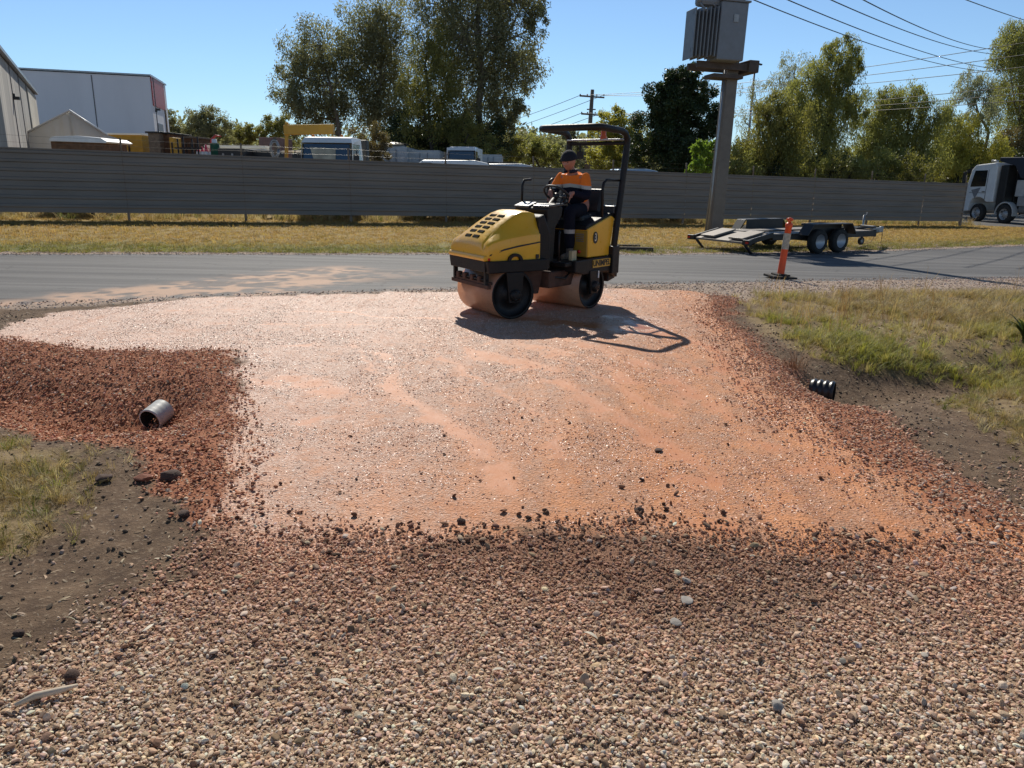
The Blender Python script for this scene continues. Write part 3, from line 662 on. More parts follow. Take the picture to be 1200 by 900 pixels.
tree('willow_tree', 'broad rounded drooping tree in the middle of the right-hand row', 58, [(1050,118,18),(1075,118,18),(1035,138,20),(1062,145,26),(1090,140,20),(1040,170,26),(1080,175,28),(1022,165,18),(1010,190,20),(1055,195,24)], 1058, LM['willow'], M_DBARK, .28, (.30, .065), seed=63, **RT)
tree('willow_tree', 'low yellowish drooping tree left of the white tipper truck', 62, [(1110,150,18),(1130,158,18),(1105,178,22),(1135,185,24),(1160,178,20),(1090,195,18)], 1122, LM['yellowish'], M_DBARK, .22, (.28, .065), seed=64, **RT)
tree('willow_tree', 'slender grey-leaved tree with a narrow crown above the yellowish tree', 62, [(1138,92,13),(1150,105,14),(1130,115,14),(1152,128,15),(1140,140,13)], 1150, LM['grey'], M_BARK, .2, (.30, .06), 1.3, .9, seed=65)
tree('willow_tree', 'tall grey-green tree cut by the right edge of the photo', 68, [(1180,60,20),(1200,50,22),(1185,90,22),(1210,90,26),(1225,60,24),(1190,120,20),(1200,155,30),(1225,130,30),(1230,180,26)], 1200, LM['willow'], M_BARK, .34, (.30, .065), seed=66, **RT)
tree('willow_tree', 'orange-tinged drooping bush behind the white tipper truck', 66, [(1178,165,16),(1190,185,18),(1168,195,16),(1205,200,18)], 1182, LM['rust'], M_DBARK, .2, (.28, .065), seed=67, **RT)
# understory beneath the right-hand row, one shrub at a time
for i in range(14):
    px = 866 + i * 26; m = ['willow', 'dark', 'olive'][i % 3]
    tree('understory_shrub', 'low shrub growing under the right-hand row of trees', (50 if i < 9 else 62) + (i * 7) % 5, [(px, 190 + (i * 5) % 9, 17), (px + 14, 203, 16), (px - 12, 205, 15)], px, LM[m], M_DBARK, .1, (.26, .07), .5, 1.0, 'low shrubs under the right-hand trees', seed=80 + i)
# dead drooping twigs at the right of the tallest gum
# far-off wood closing the horizon: one mass
rs = np.random.default_rng(5); n = 2600
cx = rs.uniform(-150, 190, n); cyy = rs.uniform(118, 150, n); hgt = 4.0 + 5.5 * fbm(cx * .06, cx * 0, 8)
cs = np.stack([cx, cyy, rs.random(n) ** .7 * hgt - .0175 * (np.clip(cx, -70, 60) + 6)], -1)
v, f, tn = leaves(cs, np.full((n, 3), 1.9), 40, .8, .5, .2, 4)
wood = crown_obj('woodland', v, f, tn, LM['gum'], None); props(wood, 'far-off wood closing the horizon behind the yard', 'woodland', kind='stuff')

# ------------------------------------------------------------------ grass tufts, straw and dry leaves
def blade_proto(name, nb, h0, h1, spread, wid, lean, mat, seed):
    rs = random.Random(seed); mb = MB()
    for i in range(nb):
        a = rs.uniform(0, 6.28); r_ = spread * math.sqrt(rs.random()); h_ = rs.uniform(h0, h1); ln = rs.uniform(.15, lean) * h_; da = a + rs.uniform(-.8, .8)
        b = Vector((r_ * math.cos(a), r_ * math.sin(a), 0)); d = Vector((math.cos(da), math.sin(da), 0)); s_ = Vector((-d.y, d.x, 0)) * wid * rs.uniform(.7, 1.2)
        p = [b, b + d * ln * .25 + Vector((0, 0, h_ * .5)), b + d * ln * .9 + Vector((0, 0, h_ * .88)), b + d * ln * 1.7 + Vector((0, 0, h_ * .98))]
        mb.poly([p[0] - s_ * .5, p[0] + s_ * .5, p[1] - s_ * .45, p[1] + s_ * .45, p[2] - s_ * .28, p[2] + s_ * .28, p[3]], [(0, 1, 3, 2), (2, 3, 5, 4), (4, 5, 6)], True)
    me = bpy.data.meshes.new(name); mb.bm.to_mesh(me); mb.bm.free(); me.materials.append(mat); return me
def inst_leaf_mat(name, trans):
    t = NT(name); a = t.attr('tint', 'INSTANCER').outputs['Color']; z = t.n('ShaderNodeSeparateXYZ'); t.l(t.co('Object'), z.inputs[0])
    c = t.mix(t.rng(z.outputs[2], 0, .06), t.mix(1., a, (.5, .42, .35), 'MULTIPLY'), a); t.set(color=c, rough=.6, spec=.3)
    tr = t.n('ShaderNodeBsdfTranslucent'); t.l(t.mix(1., a, (1.25, 1.2, .8), 'MULTIPLY'), tr.inputs[0]); mx = t.n('ShaderNodeMixShader'); mx.inputs[0].default_value = trans
    t.l(t.b.outputs[0], mx.inputs[1]); t.l(tr.outputs[0], mx.inputs[2]); t.l(mx.outputs[0], t.out.inputs[0]); return t.m
M_BLADE = inst_leaf_mat('grass_blade', .42)
C_tuft = proto_coll('grass_tuft_kind', [blade_proto('grass_tuft', 26, .05, .15, .06, .0045, 1.0, M_BLADE, i) for i in range(6)])
C_short = proto_coll('short_tuft_kind', [blade_proto('short_tuft', 16, .025, .06, .07, .006, 1.2, M_BLADE, 30 + i) for i in range(4)])
C_stalk = proto_coll('seed_stalk_kind', [blade_proto('seed_stalk', 7, .22, .42, .05, .004, .35, M_BLADE, 50 + i) for i in range(4)])
def lay_g(x, y, lo, hi, tilt=.12):
    n = len(x); s = RNG.uniform(lo, hi, n); scl = np.stack([s, s, s * RNG.uniform(.7, 1.2, n)], -1)
    rot = np.stack([RNG.normal(0, tilt, n), RNG.normal(0, tilt, n), RNG.uniform(0, 6.28, n)], -1)
    return np.stack([x, y, height(x, y) - .004], -1), rot, scl
GREEN = [(.27,.29,.05),(.35,.36,.07),(.19,.22,.05),(.44,.40,.12),(.48,.40,.17)]
STRAW = [(.42,.33,.17),(.50,.41,.24),(.33,.25,.12),(.56,.48,.32)]
def g1(x, y):
    Zz = zones(x, y); lush = sstep(fbm(x * .9, y * .9, 61), .38, .55)
    return sstep(poly_sd(x, y, GRASSR), -.1, .5) * visible(x, y, 2) * (.12 + 1.0 * lush) * sstep(y, 6.6, 7.2) * (1 - Zz['red'] * .8)
x, y = pts(2.6, 14, 6.6, 14.5, 380, g1); p, r, s = lay_g(x, y, .5, 1.0)
k = sstep(fbm(x * .8, y * .8, 71) + .10 * (y - 9.2), .25, .65)[:, None] * .85 + .15
scatter('grass', 'yellow-green grass growing on the right beside the driveway', 'grass', C_tuft, 6, p, r, s, palette(len(x), GREEN, [4, 4, 2, 2, 1], .12) * (1 - k) + palette(len(x), STRAW, [3, 2, 2, 1]) * k * .95, M_BLADE)
def g2(x, y): return (sstep(poly_sd(x, y, GRASSR), -.2, .4) * sstep(-y, -7.4, -6.6) + .9 * sstep(poly_sd(x, y, GRASSL), -.2, .5)) * visible(x, y, 1.5) * sstep(fbm(x * 1.6, y * 1.6, 62) + .1 * (x > 0), .36, .58)
x, y = pts(-8, 8, 2.2, 8, 800, g2); p, r, s = lay_g(x, y, .25, .62, .35)
k = RNG.random((len(x), 1)) < .5
scatter('dry_grass', 'dry patchy grass and runners over the bare soil', 'dry grass', C_tuft, 6, p, r, s, np.where(k & (RNG.random((len(x), 1)) < .45), palette(len(x), GREEN, [3, 2, 3, 2, 1]) * .7, palette(len(x), STRAW, [3, 2, 3, 1]) * .9), M_BLADE)
def g3(x, y):
    rd = poly_sd(x, y, ROAD); return ((rd < -.25) & (y > road_mid(x)) & (fence_side(x, y) < 1.5)) * visible(x, y, 2) * (1 - .35 * sstep(-rd, 1, 4))
x, y = pts(-18, 26, 9, 40, 75, g3); p, r, s = lay_g(x, y, .8, 1.5)
k = sstep(-poly_sd(x, y, ROAD) + 1.5 * (fbm(x * .7, y * .7, 3) - .5), .9, 2.6)[:, None]
scatter('verge_grass', 'short mown grass on the verge in front of the metal fence', 'grass', C_short, 4, p, r, s, palette(len(x), [(.22,.24,.07),(.28,.27,.09),(.36,.30,.12)], [3, 3, 2]) * (1 - k) + palette(len(x), [(.48,.34,.14),(.56,.41,.18),(.38,.28,.11)], [3, 3, 2]) * k, M_BLADE)
def g4(x, y): return sstep(poly_sd(x, y, GRASSR), .1, .5) * sstep(y, 7.8, 8.6) * sstep(fbm(x * 1.1 + 3, y * 1.1, 65), .5, .62) * visible(x, y, 1)
x, y = pts(3, 11, 7.8, 12.5, 13, g4); p, r, s = lay_g(x, y, .7, 1.15)
scatter('seed_head_grass', 'thin brown seed stalks standing above the right-hand grass', 'grass stalks', C_stalk, 4, p, r, s, palette(len(x), [(.36,.24,.12),(.28,.18,.09),(.44,.32,.17)], [3, 2, 2]), M_BLADE)
# behind the fence: weeds seen under the sheets
def g5(x, y): fs = fence_side(x, y); return ((fs > .3) & (fs < 5)) * 1.
x, y = pts(-24, 24, 16, 44, 10, g5); p, r, s = lay_g(x, y, 1.2, 3.0)
scatter('yard_weeds', 'tall dry weeds in the yard seen under the metal fence', 'weeds', C_tuft, 6, p, r, s, palette(len(x), STRAW + [(.2,.22,.08)], [3, 2, 2, 1, 2]) * .9, M_BLADE)
# straw and curled dry leaves
def leaf_proto(name, L_, W_, curl, seed):
    rs = random.Random(seed); mb = MB(); n = 5; vs = []
    for i in range(n + 1):
        t = i / n; wv = W_ * math.sin(math.pi * min(.97, t * .94 + .03)) * .5; z = curl * L_ * 4 * t * (1 - t); bnd = L_ * .15 * math.sin(t * 2.6 + seed)
        vs += [(t * L_ - L_ / 2, bnd - wv, z + wv * .3), (t * L_ - L_ / 2, bnd + wv, z + wv * .3)]
    mb.poly(vs, [(2 * i, 2 * i + 1, 2 * i + 3, 2 * i + 2) for i in range(n)], True)
    me = bpy.data.meshes.new(name); mb.bm.to_mesh(me); mb.bm.free(); me.materials.append(M_LITTER); return me
M_LITTER = stone_mat('dry_litter', .8, .3)
C_leaf = proto_coll('dry_leaf_kind', [leaf_proto('dry_leaf', .07, .016, .06, i) for i in range(3)] + [leaf_proto('straw', .10, .0035, .05, 5 + i) for i in range(3)])
def g6(x, y): Zz = zones(x, y); return (1 - np.maximum.reduce([Zz['wet'], Zz['road'], .93 * Zz['gravel'], Zz['red'] * .85, Zz['shoulder'] * .8])) * visible(x, y, 1) * (.4 + .8 * sstep(fbm(x * 2, y * 2, 19), .4, .6))
x, y = pts(-6, 9, .9, 10, 240, g6); p, r, s = lay_g(x, y, .22, .70, .25); p[:, 2] += .009
p[:, 2] -= .004
scatter('leaf_litter', 'pale dry leaves and straw littering the bare soil', 'leaf litter', C_leaf, 6, p, r, s, palette(len(x), [(.50,.41,.29),(.68,.58,.44),(.34,.25,.16),(.22,.15,.09)], [2, 1, 3, 2], .15), M_BLADE)
# ------------------------------------------------------------------ materials for built things
M_GALV = pm('galvanised_steel', (.34, .35, .36), .42, .7, .12, 5, grime=.3, gcol=(.16, .11, .08))
M_BLACKM = pm('black_painted_steel', (.014, .014, .015), .42, 0, .3, 6, grime=.25, gcol=(.10, .055, .035))
M_BLACKP = pm('black_plastic', (.02, .02, .021), .5, 0, .2, 8)
M_RUBBER = pm('tyre_rubber', (.022, .021, .020), .85, 0, .3, 10, grime=.35, gcol=(.10, .075, .055))
M_WHITE = pm('white_paint', (.84, .84, .82), .35, 0, .06, 3, grime=.15, gcol=(.35, .30, .25))
M_CONC = pm('weathered_concrete', (.33, .30, .27), .88, 0, .14, 3, .004, grime=.3, gcol=(.18, .15, .12))
M_GREY = pm('transformer_grey', (.20, .215, .235), .5, .1, .08, 4, grime=.2, gcol=(.12, .10, .09))
M_GLASS = pm('dark_window_glass', (.012, .016, .022), .06, 0, .1, 3, spec=.8)
M_RUST = pm('rusty_steel', (.17, .09, .05), .9, 0, .4, 5, .004, grime=.5, gcol=(.07, .035, .02))
M_TIMBER = pm('grey_timber', (.20, .155, .115), .9, 0, .35, 6, .004, grime=.3)
M_YEL = pm('yellow_steel', (.62, .33, .03), .45, 0, .1, 3, grime=.3, gcol=(.25, .14, .05))
M_ORANGE = pm('orange_plastic', (.80, .085, .015), .45, 0, .08, 6, grime=.12, gcol=(.4, .1, .05))
M_CREAM = pm('cream_canvas', (.84, .83, .78), .85, 0, .06, 2, .003)
M_PORC = pm('brown_porcelain', (.07, .035, .025), .2)
M_RED = pm('faded_red_paint', (.42, .035, .03), .5, 0, .15, 3, grime=.3)
M_LAMPRED = pm('red_lens', (.5, .02, .015), .2); M_AMBER = pm('amber_lens', (.75, .22, .02), .2)

_t = M_CREAM.node_tree; _b = [n for n in _t.nodes if n.type == 'BSDF_PRINCIPLED'][0]; _o = [n for n in _t.nodes if n.type == 'OUTPUT_MATERIAL'][0]
_tr = _t.nodes.new('ShaderNodeBsdfTranslucent'); _tr.inputs[0].default_value = (.92, .90, .84, 1); _m = _t.nodes.new('ShaderNodeMixShader'); _m.inputs[0].default_value = .45
_t.links.new(_b.outputs[0], _m.inputs[1]); _t.links.new(_tr.outputs[0], _m.inputs[2]); _t.links.new(_m.outputs[0], _o.inputs[0])
# ------------------------------------------------------------------ metal fence
t = NT('fence_sheet_paint'); v = t.co('Object')
a_ = t.noise(1.2, 5, .6, t.mapv(v, (.4, 1, 3))); bn = t.noise(30, 3, .6, v)
c_ = t.mix(t.rng(a_, .3, .7), (.175, .148, .126), (.235, .202, .174)); c_ = t.mix(t.math('MULTIPLY', t.rng(bn, .5, .75), .25), c_, (.26, .23, .2))
t.set(color=c_, rough=.5, spec=.4); M_FENCE = t.m
fdir = (FB - FA).normalized(); flen = (FB - FA).length
fence = thing('metal_fence', 'long dark grey ribbed sheet-metal fence along the far side of the road', 'fence', (FA.x, FA.y, 0), math.atan2(fdir.y, fdir.x))
def fz(u): p = FA + fdir * u; return hz(p.x, p.y)
prof = []; z0 = .24; NR = 7; ph = 1.79 / NR
for i in range(NR):
    b = z0 + i * ph; prof += [(0, b), (0, b + ph * .52), (-.030, b + ph * .62), (-.030, b + ph * .88), (0, b + ph * .97)]
prof.append((0, z0 + 1.80)); prof += [(-.02, z0 + 1.80), (-.02, z0 + 1.83), (.02, z0 + 1.83)]
SP = 3.45; k = 0; u = -SP * 3
edges = []
while u < flen - .1: edges.append((u, min(u + SP, flen))); u += SP
vs, fs = [], []
for i, (u0, u1) in enumerate(edges):
    tl = random.uniform(-.006, .006); n = len(prof); o0 = len(vs)
    for uu in (u0 + .006, u1 - .006):
        base = fz(uu) if uu >= 0 else fz(0)
        zz = -.0175 * (FA.x + fdir.x * uu + 6)
        for (d, z_) in prof: vs.append((uu, d + tl * (1 if uu == u0 + .006 else -1) + (.004 if i % 2 else 0), z_ + zz))
    fs += [(o0 + j, o0 + j + 1, o0 + n + j + 1, o0 + n + j) for j in range(n - 1)]
    MB().poly(vs[o0:], [(j, j + 1, n + j + 1, n + j) for j in range(n - 1)]).build('sheet_panel', M_FENCE, fence)
for i, (u0, u1) in enumerate(edges + [(flen, flen)]):
    zz = -.0175 * (FA.x + fdir.x * u0 + 6)
    mb = MB().box((u0, .055, 1.03 + zz), (.075, .06, 2.12)).build('post', M_TIMBER, fence, .006)
    ex = MB().tube([(u0, .06, 2.05 + zz), (u0 + random.uniform(-.01, .01), .06, 2.46 + zz)], .03, 6); ex.build('post_extension', M_TIMBER, fence)
for hz_ in (2.23, 2.42):
    pts_ = []
    for i, (u0, u1) in enumerate(edges):
        for q in (0, .5): uu = u0 + (u1 - u0) * q; pts_.append((uu, .06, hz_ - (.03 if q else 0) - .0175 * (FA.x + fdir.x * uu + 6)))
    MB().tube(pts_, .0025, 4).build('barbed_wire', M_BLACKM, fence)
MB().box((flen + .02, 0, 1.03 - .0175 * (FB.x + 6)), (.06, .06, 2.2)).build('end_post', M_FENCE, fence, .004)

# ------------------------------------------------------------------ buildings behind the fence
t = NT('tilt_panel_paint'); v = t.co('Object')
c_ = t.mix(t.rng(t.noise(.5, 5, .6, t.mapv(v, (1, 1, .25))), .3, .7), (.76, .76, .79), (.84, .84, .87)); t.set(color=c_, rough=.7); M_TILT = t.m
t = NT('streaked_shed_wall'); v = t.co('Object')
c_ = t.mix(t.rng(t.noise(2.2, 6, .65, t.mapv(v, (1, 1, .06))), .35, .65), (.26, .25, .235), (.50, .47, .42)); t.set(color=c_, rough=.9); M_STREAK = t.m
def wall_thing(P0, P1, z0, prof, depth, name, label, mat, roofm):
    """front wall from P0 to P1 (ground xy), profile as (fraction along, height); extruded backwards"""
    d = (P1 - P0); L = d.length; d = d / L; ang = math.atan2(d.y, d.x)
    root = thing(name, label, 'building', (P0.x, P0.y, z0), ang)
    pr = [(f * L, h_) for f, h_ in prof]
    n = len(pr)
    vs = [(x_, 0, z_) for x_, z_ in pr] + [(x_, depth, z_) for x_, z_ in pr]
    walls = [tuple(range(n)), tuple(range(2 * n - 1, n - 1, -1)), (0, n, 2 * n - 1, n - 1), ]
    walls.append((1, 1 + n, n, 0)) if False else None
    mb = MB().poly(vs, [tuple(range(n)), tuple(range(2 * n - 1, n - 1, -1)), (n - 1, 0, n, 2 * n - 1), (0, 1, 1 + n, n), (n - 2, n - 1, 2 * n - 1, 2 * n - 2)])
    mb.build('wall', mat, root)
    for i in range(1, n - 2):
        a, b = pr[i], pr[i + 1]
        MB().poly([(a[0] - .1, -.15, a[1] + .05), (b[0] + .1, -.15, b[1] + .05), (b[0] + .1, depth, b[1] + .05), (a[0] - .1, depth, a[1] + .05),
                   (a[0] - .1, -.15, a[1] + .17), (b[0] + .1, -.15, b[1] + .17), (b[0] + .1, depth, b[1] + .17), (a[0] - .1, depth, a[1] + .17)],
                  [(0, 1, 2, 3), (4, 5, 6, 7), (0, 1, 5, 4), (1, 2, 6, 5), (2, 3, 7, 6), (3, 0, 4, 7)]).build('roof', roofm, root)
    return root, L
# pale warehouse
p0 = at(12, 78, 60); p1 = at(175, 90, 64)
P0, P1 = Vector((p0.x - 12, p0.y - 1.2)), Vector((p1.x, p1.y))
Hw = at(12, 78, 60).z
wh, L = wall_thing(P0, P1, 0, [(0, -.5), (0, Hw + .1), (1, at(175, 90, 64).z), (1, -.5)], 7, 'warehouse', 'big pale grey tilt-panel warehouse with a red sign band on its right end', M_TILT, M_GALV)
for px in (28, 103, 168):
    u = (at(px, 120, 62).x - P0.x) / (P1.x - P0.x) * L
    MB().box((u, -.012, Hw / 2), (.07, .03, Hw - .3)).build('panel_joint', pm('joint_sealant', (.16, .16, .17), .9), wh)
MB().box((L + .03, 3, 7.7), (.07, 5.4, 2.3)).build('sign_band', M_RED, wh, label='red sign band high on the right end wall')
MB().box((L + .03, 2.6, 3.2), (.06, 2.2, 4.2)).build('roller_door', M_GREY, wh); MB().box((L + .04, 5.6, 3.4), (.05, .5, 6.4)).build('downpipe', M_DBARK, wh)
u = (at(171, 126, 62).x - P0.x) / (P1.x - P0.x) * L
MB().box((u, -.15, at(171, 126, 62).z), (.35, .3, .16)).box((u - .12, -.2, at(171, 126, 62).z - .12), (.16, .2, .12)).build('floodlight', M_BLACKM, wh)
# streaked shed at the left edge
p1 = at(41, 112, 42); p2 = at(0, 65, 27.3)
P1 = Vector((p1.x, p1.y)); P0 = Vector((p2.x, p2.y)); P0 = P0 - (P1 - P0) * .12
sh_, L = wall_thing(P0, P1, 0, [(0, -.5), (0, p2.z), (1, p1.z), (1, -.5)], 12, 'shed', 'streaked grey concrete shed wall running back from the left edge of the photo', M_STREAK, M_GALV)
MB().box((L * .25, -.12, p1.z * .78), (.3, .2, .10)).box((L * .25, -.04, p1.z * .78 + .08), (.06, .08, .16)).build('wall_lamp', M_BLACKM, sh_)
MB().box((L * .84, -.02, p1.z * .5), (L * .31, .03, p1.z * .97)).build('wall_panel', pm('pale_cladding', (.46, .43, .37), .9, 0, .2, 1.2), sh_, label='paler streaked panel at the far end')  # lighter cladding over the far end of the wall
for q in (.25, .45, .66): MB().box((L * q, -.01, 2.6), (.05, .03, 5.4)).build('panel_joint', pm('joint_sealant', (.16, .16, .17), .9), sh_)
# sheet metal lean-to beside it
lt = at(37, 158, 36); lt.z = 0
lz = at(37, 158, 36).z
l_ = thing('metal_hutch', 'small grey sheet-metal hutch between the streaked shed and the canvas marquee', 'hutch', (lt.x, 36, 0))
MB().box((.1, 0, lz / 2), (1.05, 1.6, lz)).build('wall', M_GALV, l_, .02); MB().box((-.42, -.82, lz / 2), (.5, .05, lz * .95)).build('door', M_BLACKP, l_); MB().box((.1, 0, lz + .03), (1.3, 1.8, .06)).build('roof', M_GREY, l_)
# marquee: gable canvas with folds
def marquee():
    Yd = 34; A0 = at(34, 158, Yd); AP = at(82, 130, Yd); A1 = at(126, 158, Yd); B1 = at(152, 178, Yd)
    root = thing('marquee', 'cream canvas marquee with a pointed roof in front of the pale warehouse', 'tent', (AP.x, Yd, 0))
    ox = AP.x; dp = 5.5
    n = 60; vs = []; fs = []
    outline = [(A0.x - ox - .25, A0.z), (0, AP.z), (A1.x - ox, A1.z), ((A1.x + B1.x) / 2 - ox + .12, (A1.z + B1.z) / 2 + .15), (B1.x - ox, B1.z - .15), (B1.x - ox + .05, 0)]
    xs = [o_[0] for o_ in outline]; zs = [o_[1] for o_ in outline]
    for i in range(n + 1):
        x_ = xs[0] + (xs[-2] - xs[0]) * i / n; z_ = float(np.interp(x_, xs[:-1], zs[:-1]))
        f_ = .10 * math.exp(-(x_ / .9) ** 2) * math.sin(x_ * 15) + .02 * math.sin(x_ * 9)
        for q in range(5): vs.append((x_ * (1 - .0 * q), -f_ * (.2 + .3 * q), z_ * (1 - q / 4)))
        vs.append((x_ - dp * .66, dp, z_ * 1.0))
    for i in range(n):
        for q in range(4): a = i * 6 + q; fs.append((a, a + 6, a + 7, a + 1))
        fs.append((i * 6, i * 6 + 5, i * 6 + 11, i * 6 + 6))
    MB().poly(vs, fs, True).build('canvas', M_CREAM, root)
    MB().tube([(outline[0][0], -.03, outline[0][1]), (0, -.03, AP.z + .02), (outline[2][0], -.03, outline[2][1])], .045, 6).build('roof_edge', M_WHITE, root)
    for x_ in (outline[0][0], -.05, outline[4][0]): MB().tube([(x_, .1, 0), (x_, .1, float(np.interp(x_, xs[:-1], zs[:-1])) - .05)], .04, 6).build('pole', M_GALV, root)
marquee()
def boxy(name, label, cat, px0, px1, pyt, Yd, mat, depth=2.2, roof=None, roofm=None, doors=0, z0=0, group=None, doorm=None, ribs=0, ry=0):
    a = at(px0, pyt, Yd); b = at(px1, pyt, Yd); cx = (a.x + b.x) / 2; W = b.x - a.x; H_ = (a.z + b.z) / 2; zb = hz(cx, Yd) + z0; H_ -= zb
    o = thing(name, label, cat, (cx, Yd, zb), ry, group)
    mb = MB().box((0, depth / 2, H_ / 2), (W, depth, H_))
    mb.build('body', mat, o, .02)
    if ribs:
        mb = MB()
        for i in range(ribs): mb.box((-W / 2 + W * (i + .5) / ribs, -.012, H_ / 2), (W / ribs * .45, .03, H_ * .86))
        mb.build('door_panel', mat, o, .006)
        mb = MB()
        for q in (-.12, .12): mb.tube([(W * q, -.06, H_ * .05), (W * q, -.06, H_ * .95)], .02, 6)
        mb.build('lock_rods', M_GALV, o)
    if roof is not None: MB().box((0, depth / 2, H_ + .04), (W + .18, depth + .2, .08)).build('roof', roofm, o, .01)
    for i in range(doors): MB().box((-W / 2 + W * (i + .6) / doors, -.03, H_ * .47), (.07, .05, H_ * .9)).build('post', doorm or M_DBARK, o)
    return o, W, H_
boxy('timber_crate', 'rusty brown crate with a sagging pale cover in front of the marquee', 'crate', 59, 121, 166, 27, M_RUST, 1.6)
cc = at(92, 163, 27); MB_ = MB()
cov = [(-.95, 0), (-.8, .09), (0, .13), (.8, .06), (1.0, -.05), (.95, -.1), (-.9, -.06)]
o = MB_.prism([(x_, z_) for x_, z_ in cov], -.1, 1.7).build('cover_sheet', [M_WHITE], None, .01); o.location = (cc.x, 27, cc.z - .02); props(o, 'pale cover sheet lying over the rusty crate by the marquee', 'cover')
boxy('yellow_shed', 'yellow site shed with a cream roof right of the marquee', 'shed', 126, 166, 158, 43, M_YEL, 3, 1, M_CREAM, 1)
boxy('brown_shed', 'weathered brown timber shed with an overhanging dark roof right of the yellow shed', 'shed', 173, 186, 156, 40, M_TIMBER, 2.5, 1, M_BLACKM)
boxy('brown_shed', 'darker brown timber shed joined by a yellow end panel', 'shed', 186, 198, 157, 40.5, M_RUST, 2.5, 1, M_BLACKM)
boxy('yellow_cabinet', 'narrow yellow cabinet at the end of the darker brown shed', 'cabinet', 198, 203, 161, 40, M_YEL, .9, doors=1, doorm=M_DBARK)
boxy('steel_bin', 'low rusty steel bin with pale rim right of the brown sheds', 'bin', 204, 231, 162, 42, M_RUST, 2.4, 1, M_TIMBER, 5)
# rack of uprights, cones, drum, stillages
o = thing('steel_rack', 'open steel rack with thin uprights in front of the rusty bin', 'rack', at(221, 178, 36).xy.to_3d())
for i, x_ in enumerate((-.45, -.2, .2, .45)): MB().tube([(x_, 0, 0), (x_, 0, 3.0 + .1 * (i % 2))], .035, 6).build('upright', M_BLACKM, o)
MB().box((0, 0, 1.9), (1.2, .08, .1)).build('crossbar', M_BLACKM, o); MB().box((0, 0, 2.6), (1.2, .08, .07)).build('crossbar', M_BLACKM, o)
def cone(px, lab, h_=.95, Yd=36, m=None, zt=172):
    p = at(px, zt, Yd); o = thing('traffic_cone', lab, 'cone', (p.x, Yd + .3, hz(at(236, 185, 36).x, 36) + .135 + 11 * .15), 0, 'traffic cones stacked in the yard')
    MB().box((0, 0, .02), (.42, .42, .04)).build('base', M_BLACKP, o, .01)
    MB().lathe([(.17, .04), (.03, h_), (.02, h_ + .01), (0, h_ + .01)], seg=16).build('cone_body', m, o)
    MB().lathe([(.128, .34), (.095, .55)], seg=16).build('reflective_band', M_WHITE, o)
M_PINK = pm('faded_pink_plastic', (.75, .06, .12), .5)
st = at(236, 185, 36); o = thing('pallet_stack', 'stack of dark pallets holding up the traffic cones', 'pallets', (st.x, 36, hz(st.x, 36)))
NP_ = 12
for i in range(NP_): MB().box((0, .3, .08 + i * .15), (2.3, 1.2, .11)).build('pallet', M_TIMBER, o, .01)
PT_ = hz(st.x, 36) + .135 + 11 * .15
for i, (px, l_) in enumerate([(229, 'leftmost pink traffic cone on the pallets'), (233.5, 'pink traffic cone standing second from the left'), (238, 'tallest pink traffic cone on the pallets'), (244, 'pink traffic cone farthest to the right on the pallets')]): cone(px, l_, .75 + .1 * (i == 2), 36, M_PINK, 171 - 2 * (i == 2))
p = at(249, 175, 36); o = thing('green_drum', 'small green drum beside the pink cones', 'drum', (p.x, 36.3, PT_)); MB().lathe([(.0, 0), (.2, 0), (.2, .9), (.21, .92), (.0, .93)], seg=18).build('drum_body', pm('dark_green_paint', (.02, .12, .08), .5), o); MB().lathe([(.12, .93), (.1, 1.1), (0, 1.1)], seg=14).build('lid', M_WHITE, o)
boxy('plant_frame', 'long black machine frame lying low in the yard', 'machinery', 255, 287, 174, 33, M_BLACKM, 1.8, doors=3, doorm=M_GALV)
p = at(275, 170, 37); o = thing('flatbed_load', 'flatbed load of pale lengths under a red bent hook', 'load', (p.x, 37, hz(p.x, 37)))
MB().box((0, 0, 2.45), (3.2, .8, .14)).box((.1, 0, 2.6), (2.8, .6, .1)).build('pale_lengths', M_CREAM, o, .02); MB().box((0, 0, 1.6), (3.0, .7, 1.5)).build('stand', M_BLACKM, o)
MB().tube([(-1.1, 0, 2.6), (-1.05, 0, 2.9), (-.85, 0, 3.08), (-.6, 0, 3.05)], [.06, .06, .05, .03], 8).build('hook', M_RED, o)
boxy('rusty_hopper', 'faded rust-pink hopper behind the yellow truck frame', 'hopper', 303, 328, 161, 44, pm('rust_pink', (.28, .17, .14), .9, var=.3), 2.4)
boxy('scrap_bin', 'dark scrap bin in front of the rust-pink hopper', 'bin', 288, 318, 176, 34, M_BLACKM, 1.8)
p = at(322, 175, 30); o = thing('hose_coil', 'grey hose coil hanging left of the yellow truck frame', 'hose', (p.x, 30, p.z))
mb = MB()
for r_ in (.28, .22): mb.tube([(r_ * .6 * math.cos(q / 12 * 6.283), .02 * math.sin(q), r_ * 1.2 * math.sin(q / 12 * 6.283)) for q in range(13)], .035, 6)
mb.build('hose', M_GALV, o); MB().box((0, .1, -1.0), (.1, .1, 2.9)).build('hanger_post', M_TIMBER, o)

